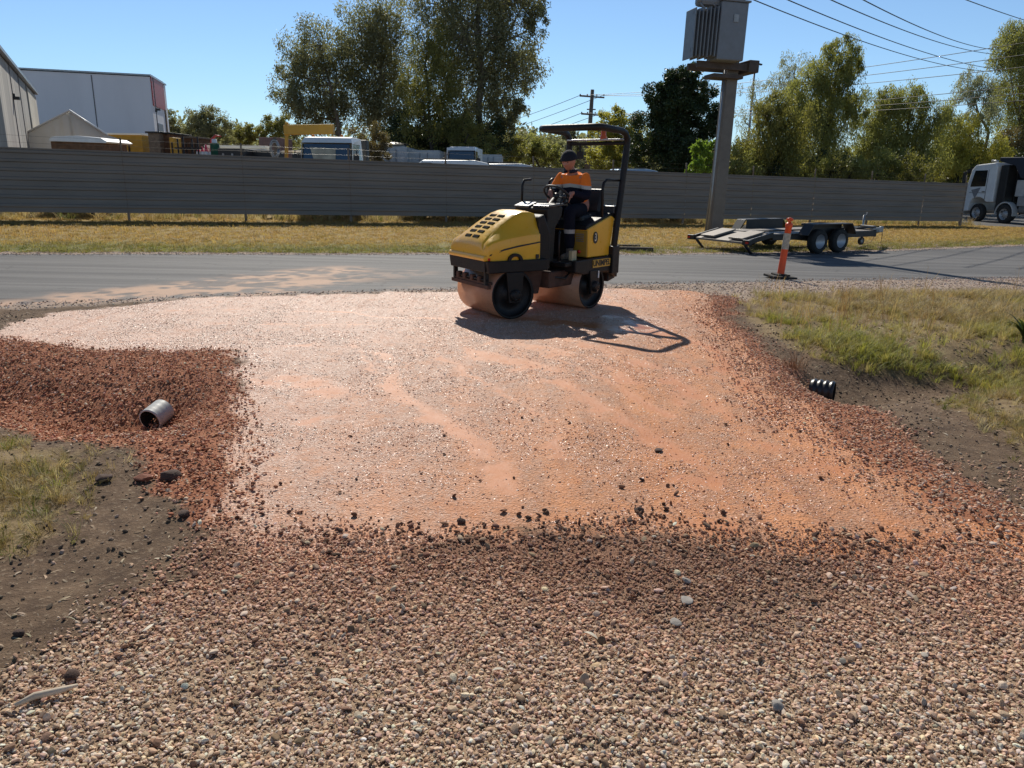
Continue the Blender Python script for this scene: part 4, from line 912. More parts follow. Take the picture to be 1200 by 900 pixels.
# ------------------------------------------------------------------ wheels and trucks
def wheel_parts(parent, loc, rad, wid, rimm, name='wheel', holes=8, side=1, rot=0.):
    """a wheel whose axle is local y; side=+1: dish faces -y"""
    w_ = bpy.data.objects.new(name, None); COL.objects.link(w_); w_.parent = parent; w_.location = loc; w_.rotation_euler = (0, 0, rot)
    s_ = -side; h_ = wid / 2
    prof = [(rad * .60, -h_), (rad * .80, -h_ * 1.02), (rad * .93, -h_ * .9), (rad, -h_ * .62), (rad, -h_ * .2), (rad * .985, 0), (rad, h_ * .2), (rad, h_ * .62), (rad * .93, h_ * .9), (rad * .80, h_ * 1.02), (rad * .60, h_)]
    MB().lathe(prof, axis='y', seg=36).build('tyre', M_RUBBER, w_)
    mb = MB().lathe([(rad * .62, s_ * h_ * .95), (rad * .56, s_ * h_ * .8), (rad * .52, s_ * h_ * .2), (rad * .30, s_ * h_ * .35), (rad * .26, s_ * h_ * .75), (rad * .14, s_ * h_ * .82), (0, s_ * h_ * .82)], axis='y', seg=30)
    mb.lathe([(rad * .6, -s_ * h_ * .9), (rad * .3, 0), (0, 0)], axis='y', seg=24)
    mb.mi = 1
    for k in range(holes):
        q = 2 * math.pi * k / holes; mb.lathe([(0, s_ * h_ * .37), (rad * .055, s_ * h_ * .37), (rad * .055, s_ * h_ * .30)], (rad * .42 * math.cos(q), 0, rad * .42 * math.sin(q)), 'y', 8)
    mb.build('rim', [rimm, M_BLACKP], w_)
    return w_
def front_cab_truck(name, label, px0, px1, pyt, Yd, rz, bodyc=None, see=False):
    a = at(px0, pyt, Yd); b = at(px1, pyt, Yd); W = 2.25; k = (b.x - a.x) / W; cx = (a.x + b.x) / 2; zb = hz(cx, Yd); Ht = a.z - zb
    o = thing(name, label, 'truck', (cx, Yd, zb), rz)
    W *= k; Zb = .75
    # cab shell, open windscreen
    H1 = Ht; D = 1.7
    sec = [(0, 0, Zb), (-.06, 0, Zb + .55), (-.04, 0, 1.35)]
    mb = MB()
    prof = [(0, Zb), (-.07, Zb + .3), (-.05, 1.25), (.12, H1 - .22), (.30, H1 - .04), (.6, H1), (D, H1 - .03), (D, Zb)]
    n = len(prof); nar = [0, 0, 0, .05, .12, .16, .14, 0]
    vs = [(-W / 2 + nar[i], p_[0], p_[1]) for i, p_ in enumerate(prof)] + [(W / 2 - nar[i], p_[0], p_[1]) for i, p_ in enumerate(prof)]
    fs = [(i, i + 1, n + i + 1, n + i) for i in range(n - 1) if i != 2]
    vs2 = vs
    mb.poly(vs2, fs)
    # side walls with a window opening left out above z=1.35
    for s_ in (0, n):
        q = [vs[s_ + i] for i in range(n)]
        lo = [q[0], q[1], q[2], (q[2][0], D, 1.25), q[7]]
        mb.poly(lo, [tuple(range(5))]); mb.poly([(q[2][0], D - .22, 1.25), (q[2][0], D, 1.25), q[6], (q[6][0], D - .22, H1 - .03)], [(0, 1, 2, 3)])
        mb.poly([q[3], q[4], q[5], q[6], (q[6][0], D, H1 - .25), (q[3][0], q[3][1] + .02, H1 - .26)], [(0, 1, 2, 3, 4, 5)])
        mb.poly([q[2], q[3], (q[3][0], q[3][1] + .1, H1 - .24), (q[2][0], q[2][1] + .1, 1.25)], [(0, 1, 2, 3)])
    mb.build('cab', M_WHITE, o, .015)
    gl = pm('blue_tinted_screen', (.010, .035, .075), .08, 0, .15, 2, spec=.6)
    g_ = MB().poly([(-W / 2 + .07, -.035, 1.30), (W / 2 - .07, -.035, 1.30), (W / 2 - .14, .13, H1 - .27), (-W / 2 + .14, .13, H1 - .27)], [(0, 1, 2, 3)])
    if see:
        # opaque screen; the view through the cab is painted on afterwards
        g_.build('windscreen', gl, o)
        MB().poly([(-.45 * W / 2, .0, 1.42), (.30 * W / 2, .0, 1.36), (.30 * W / 2, .10, 2.25 * Ht / 2.75), (-.72 * W / 2, .10, 2.3 * Ht / 2.75), (-.62 * W / 2, .07, 1.9), (-.5 * W / 2, .05, 1.7)], [(0, 1, 2, 3, 4, 5)])
    else: g_.build('windscreen', gl, o)
    MB().poly([(-W / 2 - .002, .1, 1.27), (-W / 2 - .002, D - .25, 1.27), (-W / 2 + .12, D - .25, H1 - .27), (-W / 2 + .06, .2, H1 - .27)], [(0, 1, 2, 3)]).build('side_window', M_GLASS, o)
    MB().poly([(W / 2 + .002, .1, 1.27), (W / 2 + .002, D - .25, 1.27), (W / 2 - .12, D - .25, H1 - .27), (W / 2 - .06, .2, H1 - .27)], [(0, 1, 2, 3)]).build('side_window', M_GLASS, o)
    for s_ in (-1, 1):
        MB().box((s_ * (W / 2 + .16), -.05, H1 - .85), (.18, .08, .48)).build('mirror', M_BLACKP, o, .02)
        MB().tube([(s_ * (W / 2 - .05), .1, H1 - .45), (s_ * (W / 2 + .15), -.03, H1 - .5), (s_ * (W / 2 + .15), -.03, H1 - 1.15)], .018, 6).build('mirror_arm', M_BLACKP, o)
        wheel_parts(o, (s_ * (W / 2 - .2), .75, .48), .48, .28, M_GALV, side=1).rotation_euler = (0, 0, R(90))
        MB().box((s_ * (W / 2 - .3), -.07, .95), (.35, .05, .2)).build('headlight', pm('lamp_glass', (.7, .7, .68), .1), o, .01)
    MB().box((0, -.09, .62), (W, .12, .28)).build('bumper', M_BLACKP, o, .03)
    MB().box((0, -.055, 1.02), (W * .5, .04, .3)).build('grille', M_BLACKP, o, .01)
    MB().box((0, 4.2, .85), (.85, 5.6, .25)).build('chassis', M_BLACKM, o)
    for s_ in (-1, 1): wheel_parts(o, (s_ * (W / 2 - .25), 5.2, .48), .48, .5, M_GALV).rotation_euler = (0, 0, R(90))
    MB().box((0, 4.4, 1.1), (W, 5.0, .16)).build('tray', M_GALV, o, .01)
    return o, W, Ht
tr, W, Ht = front_cab_truck('white_truck', 'white truck with a wide dark-blue windscreen in front of the yellow frame', 349, 413, 159, 29, R(-4), see=True)
# pale patch over the windscreen: daylight seen through the cab, painted on
MB().poly([(-.40 * W / 2, -.055, 1.52), (.34 * W / 2, -.055, 1.50), (.34 * W / 2, .095, Ht - .42), (-.62 * W / 2, .095, Ht - .38), (-.52 * W / 2, .04, Ht - .7), (-.42 * W / 2, .0, Ht - .95)], [(0, 1, 2, 3, 4, 5)]).build('cab_view_patch', pm('painted_cab_view', (.36, .33, .24), .3, 0, .3, 4), tr)
for x_ in (-.75, .35): MB().lathe([(.06, 0), (.06, .08), (0, .1)], (x_ * W / 2, .9, Ht), seg=12).build('marker_lamp', M_AMBER, tr)
# yellow hoist frame behind the truck
a, b = at(333, 143, 33), at(391, 146, 33); o = thing('hoist_frame', 'yellow steel goalpost frame standing behind the blue-windowed truck', 'steel frame', ((a.x + b.x) / 2, 33, hz(a.x, 33))); Wf = b.x - a.x; Hf = a.z - hz(a.x, 33)
MB().box((.0, 0, Hf - .28), (Wf, .35, .38), (0, R(-2), 0)).build('crossbeam', M_YEL, o, .02)
MB().box((-Wf / 2 - .02, 0, Hf / 2), (.12, .14, Hf), (0, R(4), 0)).build('upright', M_YEL, o, .01); MB().box((Wf / 2 - .05, 0, Hf / 2 - .3), (.12, .14, Hf - .4)).build('upright', M_YEL, o, .01)
MB().box((-Wf / 2 + .25, .1, Hf * .45), (.6, .4, Hf * .3)).build('winch_box', M_YEL, o, .02); MB().box((-Wf / 2 + .75, -.3, Hf * .56), (.55, .5, .75)).build('battery_box', M_BLACKP, o, .02)
MB().tube([(-Wf / 2 - .2, .1, Hf - 1.15), (Wf * .15, .1, Hf - 1.1)], .04, 6).build('brace_rail', M_CREAM, o)
o2 = MB().box((0, 0, 0), (.5, .6, .95)).box((0, 0, -1.4), (.46, .56, 2.0)).build('tool_locker', M_BLACKP, None, .03); q_ = at(424, 179, 32); o2.location = (q_.x, 32, q_.z); props(o2, 'black steel locker right of the blue-windowed truck', 'locker')
# white containers
M_CONT = pm('dirty_white_container', (.55, .55, .54), .6, 0, .1, 2, grime=.35, gcol=(.3, .24, .2))
CG = 'white shipping containers in the yard'
boxy('shipping_container', 'off-white container with a shaded brown side, leftmost container', 'container', 443, 477, 172, 52, M_CONT, 6, ribs=8, group=CG)
boxy('container_side_box', 'brown-grey box standing for the shaded left side of the leftmost container', 'box', 433, 443, 174, 51, M_TIMBER, 5)  # shade on the container's side put in as a brown-grey box
boxy('shipping_container', 'white container with lock rods standing second from the left', 'container', 478, 515, 176, 53, M_CONT, 6, ribs=9, group=CG)
boxy('shipping_container', 'whitish container right of the second white truck', 'container', 562, 588, 181, 54, M_CONT, 6, ribs=7, group=CG)
o = thing('roof_hatch', 'small dark domed cover on top of the leftmost container', 'cover', at(461, 170, 53)); MB().lathe([(1.1, 0), (.9, .12), (0, .2)], seg=16).build('dome', M_BLACKM, o); MB().box((0, 0, -.4), (1.6, 1.2, .75)).build('dome_base', M_CONT, o)
tr2, W2, Ht2 = front_cab_truck('white_truck', 'second white truck facing the road, between the second container and the last one', 523, 558, 171, 44, R(-6))
MB().box((-W2 * .2, 3.2, Ht2 * .62), (W2 * 1.0, 3.0, Ht2 * .75)).build('box_body', M_WHITE, tr2, .03)
# parked cars seen over the fence
def car(name, label, px, pyt, Yd, rz, mat, L=4.7, Wc=1.82):
    p = at(px, pyt, Yd); zb = hz(p.x, Yd); H_ = p.z - zb
    o = thing(name, label, 'car', (p.x, Yd, zb), rz, 'cars parked behind the fence')
    k = H_
    prof = [(-L / 2, .35), (-L / 2 - .02, .55 * k / 1.5), (-L / 2 + .1, .62 * k), (-L / 2 + 1.1, .68 * k), (-L / 2 + 1.75, .96 * k), (-L / 2 + 2.2, k), (L / 2 - 1.0, k * .99), (L / 2 - .25, .68 * k), (L / 2, .6 * k), (L / 2, .35)]
    n = len(prof); nar = [.05, 0, .03, .08, .24, .3, .3, .12, .05, .05]
    vs = [(x_, -Wc / 2 + nar[i], z_) for i, (x_, z_) in enumerate(prof)] + [(x_, Wc / 2 - nar[i], z_) for i, (x_, z_) in enumerate(prof)]
    MB().poly(vs, [tuple(range(n - 1, -1, -1)), tuple(range(n, 2 * n))] + [(i, (i + 1) % n, n + (i + 1) % n, n + i) for i in range(n)]).build('body', mat, o, .06)
    w_ = Wc / 2
    MB().poly([(-L / 2 + 1.13, -w_ + .12, .70 * k), (-L / 2 + 1.13, w_ - .12, .70 * k), (-L / 2 + 1.72, w_ - .27, .955 * k), (-L / 2 + 1.72, -w_ + .27, .955 * k)], [(0, 1, 2, 3)]).build('windscreen', M_GLASS, o).location = (-.012, 0, .012)
    for s_ in (-1, 1):
        MB().poly([(-L / 2 + 1.4, s_ * (w_ - .10), .71 * k), (L / 2 - .45, s_ * (w_ - .12), .71 * k), (L / 2 - 1.0, s_ * (w_ - .285), .95 * k), (-L / 2 + 1.9, s_ * (w_ - .285), .95 * k)], [(0, 1, 2, 3)]).build('side_window', M_GLASS, o).location = (0, s_ * .012, 0)
        for x_ in (-L / 2 + .9, L / 2 - .85): wheel_parts(o, (x_, s_ * (w_ - .1), .33), .33, .2, M_GALV, side=-s_)
    for s_ in (-1, 1): MB().tube([(-L / 2 + 2.3, s_ * (w_ - .36), k + .03), (L / 2 - 1.1, s_ * (w_ - .36), k + .03)], .015, 6).build('roof_rail', M_BLACKP, o)
    return o
car('parked_van', 'long white vehicle roof just above the fence in front of the second white truck', 543, 188, 31, R(188), M_WHITE, 5.2, 1.95)
car('parked_car', 'pale silver car roof just above the fence left of the driver', 607, 192, 32, R(184), pm('silver_car_paint', (.55, .56, .57), .25, .4, .03), 4.6)
car('parked_car', 'pale blue car roof above the fence seen through the roller frame', 752, 198, 35, R(190), pm('pale_blue_paint', (.30, .40, .50), .25, .3, .03), 4.5)
car('parked_car', 'red car seen under the left part of the fence', 96, 230, 28.5, R(178), M_RED, 4.4)

# ------------------------------------------------------------------ tipper truck at the right edge
def tipper():
    p = gp(1146, 255); rz = R(163)
    rz = R(101); W0 = at(1146, 250, 46.5); hd = Vector((math.cos(rz), math.sin(rz))); lf = Vector((-hd.y, hd.x))
    X0, Y0 = (Vector((W0.x, W0.y)) - hd * .3 - lf * 1.05); zb = hz(X0, Y0)
    o = thing('tipper_truck', 'white twin-steer tipper truck with a dark raised tray past the end of the fence', 'truck', (X0, Y0, zb), rz)
    # local x forward, y left (faces camera is +y side)
    W = 2.45; w_ = W / 2
    prof = [(1.35, .55), (1.42, .9), (1.36, 1.75), (1.12, 3.05), (.9, 3.3), (-.75, 3.38), (-.8, 3.0), (-.8, 1.1), (.0, 1.1), (-.02, 1.2)]
    prof = [(1.35, .55), (1.42, .9), (1.36, 1.75), (1.12, 2.95), (.85, 3.22), (-.6, 3.34), (-.78, 3.1), (-.8, 1.15), (-.3, 1.15), (-.15, 1.28), (.15, 1.40), (.45, 1.40), (.75, 1.28), (.92, 1.05), (.98, .6)]
    n = len(prof)
    vs = [(x_, -w_, z_) for x_, z_ in prof] + [(x_, w_, z_) for x_, z_ in prof]
    MB().poly(vs, [tuple(range(n - 1, -1, -1)), tuple(range(n, 2 * n))] + [(i, (i + 1) % n, n + (i + 1) % n, n + i) for i in range(n)]).build('cab', M_WHITE, o, .05)
    MB().poly([(1.375, -w_ + .1, 1.85), (1.375, w_ - .1, 1.85), (1.155, w_ - .14, 2.9), (1.155, -w_ + .14, 2.9)], [(0, 1, 2, 3)]).build('windscreen', M_GLASS, o).location = (.02, 0, 0)
    MB().prism([(1.52, 2.75), (1.5, 2.98), (1.0, 3.12), (1.05, 2.9)], -w_ + .05, w_ - .05).build('sun_visor', M_BLACKP, o)
    for s_ in (-1, 1):
        d = MB().poly([(1.02, s_ * (w_ + .012), 1.98), (.98, s_ * (w_ + .012), 2.25), (.82, s_ * (w_ + .012), 2.9), (-.12, s_ * (w_ + .012), 2.92), (-.12, s_ * (w_ + .012), 2.02)], [(0, 1, 2, 3, 4)]).build('side_window', M_GLASS, o)
        d = MB().box((.42, s_ * (w_ + .006), 1.65), (1.25, .012, .02)).box((-.2, s_ * (w_ + .006), 2.1), (.02, .012, 1.7)).build('door_line', M_BLACKP, o)
        MB().box((-.05, s_ * (w_ + .03), 1.72), (.2, .05, .05)).build('door_handle', M_BLACKP, o, .01)
        MB().poly([(.55, s_ * (w_ + .014), 1.3), (.9, s_ * (w_ + .014), 1.8), (.2, s_ * (w_ + .014), 1.95)], [(0, 1, 2)]).build('door_stripe', pm('stripe_grey', (.25, .25, .26), .5), o, label='grey triangular stripe on the door')
        MB().box((1.35, s_ * (w_ + .22), 2.45), (.12, .2, .75)).build('mirror', M_BLACKP, o, .03); MB().tube([(1.2, s_ * w_, 2.9), (1.35, s_ * (w_ + .2), 2.85)], .03, 6).build('mirror_arm', M_BLACKP, o)
        MB().box((1.43, s_ * (w_ - .3), .95), (.06, .4, .25)).build('headlight', pm('lamp_glass', (.7, .7, .68), .1), o, .02)
    MB().box((1.42, 0, .62), (.22, W, .38)).build('bumper', pm('grey_bumper', (.3, .3, .3), .5), o, .05)
    MB().box((1.40, 0, 1.35), (.06, 1.5, .5)).build('grille', M_BLACKP, o, .02)
    MB().tube([(.3, .3, 3.3), (.3, .3, 3.45), (.75, .3, 3.47)], .06, 8).build('air_horn', M_GALV, o)
    MB().box((-1.25, w_ - .35, 1.9), (.55, .6, 2.6)).build('air_intake', M_BLACKP, o, .04)
    MB().box((-1.25, -.2, 1.75), (.6, 1.5, 2.3)).build('gearbox_housing', M_BLACKM, o, .04)
    for s_ in (-1, 1): MB().box((-4.8, s_ * .42, 1.0), (8.4, .1, .28)).build('chassis_rail', M_BLACKM, o, .01)
    MG = pm('dirty_white_guard', (.55, .54, .52), .5, 0, .1, 4, grime=.3)
    for x_ in (.3, -1.75):
        for s_ in (-1, 1):
            wheel_parts(o, (x_, s_ * (w_ - .18), .52), .52, .32, pm('steel_rim', (.42, .42, .42), .45, .4), holes=10, side=-s_)
    for s_ in (-1, 1):
        arc = [(-1.75 + .66 * math.cos(q), .55 + .66 * math.sin(q)) for q in np.linspace(-.1, 3.3, 13)]
        inn = [(-1.75 + .60 * math.cos(q), .55 + .60 * math.sin(q)) for q in np.linspace(3.3, -.1, 13)]
        MB().prism(arc + inn, s_ * w_ - .32 * (s_ > 0), s_ * w_ + .32 * (s_ < 0)).build('mudguard', MG, o)
    for x_ in (-5.2, -6.5):
        for s_ in (-1, 1): wheel_parts(o, (x_, s_ * (w_ - .3), .52), .52, .55, pm('steel_rim', (.42, .42, .42), .45, .4), holes=10, side=-s_)
    MB().lathe([(0, -.6), (.28, -.6), (.28, .6), (0, .6)], (-3.2, w_ - .4, .85), 'x', 20).build('fuel_tank', M_GALV, o)
    MB().box((-2.9, w_ - .35, 1.25), (.9, .5, .5)).build('battery_box', pm('grey_bumper', (.3, .3, .3), .5), o, .03)
    MB().box((-4.1, w_ - .3, .85), (.7, .5, .45)).build('tool_box', M_BLACKP, o, .03)
    # hoist ram, struts and pale hydraulic tank between cab and tray
    MB().lathe([(0, 0), (.28, 0), (.28, 1.2), (.2, 1.2), (.2, 2.0), (.0, 2.0)], (-1.9, 0, 1.2), seg=18).build('hoist_ram', M_GALV, o)
    MB().box((-2.2, .5, 1.95), (.6, .7, .9)).build('oil_tank', MG, o, .04)
    for x_ in (-2.9, -3.6, -4.5, -5.5): MB().box((x_, .9, 1.9), (.12, .12, 1.6)).build('tray_stay', MG, o)
    # dark tray with sloping front overhang
    tp = [(-.85, 3.62), (-.85, 3.40), (-2.0, 3.15), (-2.5, 2.5), (-8.4, 2.2), (-8.6, 3.55)]
    MB().prism(tp, -w_, w_).build('tray', pm('navy_tray', (.018, .024, .042), .5, var=.2), o, .03)
    return o
tipper()

# ------------------------------------------------------------------ transformer pole
pb = gp(836, 277); PB = Vector((pb.x, pb.y, pb.z - .05))
pole = thing('transformer_pole', 'tall square concrete pole carrying a grey transformer in front of the fence', 'power pole', PB, rot=(0, R(1.4), R(12)))
def post(w0, w1, H_): return MB().poly([(-w0, -w0, 0), (w0, -w0, 0), (w0, w0, 0), (-w0, w0, 0), (-w1, -w1, H_), (w1, -w1, H_), (w1, w1, H_), (-w1, w1, H_)], [(0, 3, 2, 1), (4, 5, 6, 7), (0, 1, 5, 4), (1, 2, 6, 5), (2, 3, 7, 6), (3, 0, 4, 7)])
post(.215, .15, 11.5).build('shaft', pm('pole_concrete', (.20, .175, .15), .88, 0, .14, 3, .004, grime=.3, gcol=(.12, .09, .07)), pole, .03)
MB().tube([(-.33, -.2, 0), (-.315, -.2, 1.6), (-.30, -.19, 3.0), (-.27, -.17, 5.4)], .03, 8).build('conduit', M_GALV, pole); MB().tube([(-.40, -.15, 0), (-.31, -.17, 2.6), (-.27, -.12, 4.6)], .018, 6).build('earth_cable', M_GALV, pole)
PZ = at(850, 80, PB.y).z - PB.z
M_BEAM = pm('weathered_brown_beam', (.09, .07, .06), .8)
for y_ in (-.38, .30): MB().box((-.36, y_, PZ), (1.95, .12, .20)).build('platform_beam', M_BEAM, pole, .01)
MB().box((.50, 0, PZ + .03), (.34, 1.1, .36)).build('beam_end', pm('weathered_brown_beam', (.11, .08, .065), .8), pole, .02)
MB().box((-.25, -.05, PZ - .28), (1.0, .7, .12), (0, 0, 0)).build('bracket', M_BEAM, pole, .01)
tank_z = PZ + .10
tx = thing('transformer', 'grey finned oil transformer bolted on the platform of the concrete pole', 'transformer', PB + Matrix.Rotation(R(12), 3, 'Z') @ Vector((-.60, -.58, tank_z)), rot=(0, R(1.4), R(12))); tx.scale = (.92, .92, .90)
MB().box((.22, 0, .9), (.95, .8, 1.8)).build('tank', M_GREY, tx, .04)
for i in range(7):
    MB().box((-.33 - .115 * i, .0 + .03 * i, .86 - .01 * i), (.04, .78 - .03 * (i % 2), 1.56 - .08 * (i % 2))).build('cooling_fin', M_GREY, tx, .02)
MB().box((-.6, 0, 1.45), (.9, .12, .1)).box((-.6, 0, .3), (.9, .12, .1)).build('fin_header', M_GREY, tx)
MB().box((.22, 0, 1.83), (1.05, .9, .06)).build('lid', M_GREY, tx, .01); MB().box((.28, -.415, 1.3), (.17, .03, .24)).build('nameplate', pm('dull_plate', (.3, .3, .3), .4, .3), tx, .004)
for i, x_ in enumerate((-.1, .22, .54)):
    MB().lathe([(.05, 0), (.05, .03)] + [(.05 + .045 * (j % 2), .05 + .045 * j) for j in range(10)] + [(.03, .55), (0, .56)], (x_, .1, 1.86), seg=14).build('bushing', M_PORC, tx)
for i in range(3):
    x_ = -.95 + .32 * i
    MB().tube([(x_, -.2, 1.75 + .12 * i), (x_ + .32, -.22, 1.42 + .14 * i)], .035, 8).lathe([(0, -.05), (.07, -.05), (.07, .08), (0, .08)], (x_, -.2, 1.78 + .12 * i), seg=12).build('surge_arrester', M_GREY, tx)
MB().box((-.45, 0, 1.9), (1.0, .5, .5)).build('oil_conservator', M_GREY, tx, .12)
MB().tube([(.1, 0, 2.4), (.35, .5, 3.2), (.3, .6, 4.4)], .03, 6).build('riser_cable', M_BLACKP, tx)
# cross arms and upper wires
MB().box((0, 0, 10.6), (.14, 2.6, .14)).box((0, 0, 9.6), (.14, 2.2, .12)).build('crossarm', M_TIMBER, pole, .01)
def wire(name, label, a, b, sag, r_=.016, group=None, n=28):
    a, b = Vector(a), Vector(b); pts_ = []
    for i in range(n + 1):
        t_ = i / n; p = a.lerp(b, t_); p.z -= sag * 4 * t_ * (1 - t_); pts_.append(p)
    o = MB().tube(pts_, r_, 5, False).build(name, M_BLACKP, None); return props(o, label, 'power line', group)
UW = 'dark power lines crossing the sky at the upper right'
for (xa, xb, yb, lab) in ((899.7, 1137.6, 76, 'lowest and leftmost of the dark wires at the upper right'), (939, 1164.5, 75, 'second dark wire from the left at the upper right'), (989, 1167, 58, 'third dark wire from the left at the upper right'), (1025, 1170, 53, 'fourth dark wire, just above the third at the upper right')):
    A0 = at(xa, 0, 30); B0 = at(xb, yb, 62); d = B0 - A0
    wire('power_line', lab, A0 - d * .12, B0 + d * .25, .55 + .001 * xa * 0, .014 + .006, UW)
A0 = at(1145, 0, 28); B0 = at(1200, 17.5, 36); d = B0 - A0; wire('power_line', 'short dark wire crossing the top right corner of the photo', A0 - d * .8, B0 + d * 3, .2, .015, UW)
# distant pole and its wires
Yp = 92; q0 = at(692, 105, Yp); q1 = at(687, 200, Yp)
dp_ = thing('power_pole', 'distant timber power pole with two cross arms behind the roller canopy', 'power pole', (q1.x, Yp, hz(q1.x, Yp)))
Hp = q0.z - hz(q1.x, Yp)
MB().tube([(0, 0, 0), (.35, 0, Hp)], [.34, .2], 8).build('shaft', M_TIMBER, dp_)
for (dz, wd_) in ((.75, 1.4), (2.65, 1.15)):
    MB().box((.33, 0, Hp - dz), (2 * wd_, .16, .16), (0, R(3), 0)).build('crossarm', M_TIMBER, dp_)
    for k in (-1, -.4, .4, 1): MB().lathe([(.05, 0), (.09, .08), (.05, .2), (0, .22)], (.33 + k * wd_ * .95, 0, Hp - dz + .08), seg=8).build('insulator', M_PORC, dp_)
MB().box((.3, 0, Hp - 2.1), (1.0, .12, .12)).build('crossarm', M_TIMBER, dp_)
DW_ = 'thin power lines running to and from the distant pole'
bx = q1.x + .33; bz = hz(q1.x, Yp) + Hp
for i, (dx, dz, px2, py2, nm_) in enumerate(((-1.3, .6, 608, 137, 'topmost'), (1.2, .6, 604, 148, 'second'), (-1.1, 2.5, 600, 160, 'third'), (1.1, 2.5, 598, 168, 'lowest'))):
    e_ = at(px2, py2, 120); a_ = Vector((bx + dx, Yp, bz - dz)); wire('thin_power_line', '%s thin wire running left from the distant pole' % nm_, a_, a_ + (e_ - a_) * 1.6, .2, .03, DW_)
for i, (dx, dz, px2, py2, nm_) in enumerate(((-1.3, .6, 1190, 38, 'topmost'), (0, .6, 1190, 52, 'second'), (1.2, .6, 1190, 66, 'third'), (-1.1, 2.5, 1190, 88, 'fourth'), (0, 2.5, 1190, 97, 'fifth'), (1.1, 2.5, 1190, 105, 'lowest'))):
    e_ = at(px2, py2, 48); a_ = Vector((bx + dx, Yp, bz - dz)); wire('thin_power_line', '%s thin wire running right from the distant pole' % nm_, a_, e_ + (e_ - a_) * .3, .9, .02, DW_, 40)
# floodlight mast
m0 = at(885, 75, 78); o = thing('floodlight_mast', 'slim floodlight mast poking above the trees right of the transformer pole', 'light mast', (m0.x, 78, hz(m0.x, 78)))
Hm = m0.z - hz(m0.x, 78); MB().tube([(0, 0, 0), (0, 0, Hm)], [.16, .09], 8).build('mast', M_GALV, o)
for s_ in (-1, 1): MB().box((s_ * .35, 0, Hm), (.6, .35, .12), (0, R(s_ * 12), 0)).build('floodlight', M_BLACKM, o, .02)
MB().box((0, 0, Hm + .12), (.35, .35, .12)).build('floodlight', M_BLACKM, o, .02)

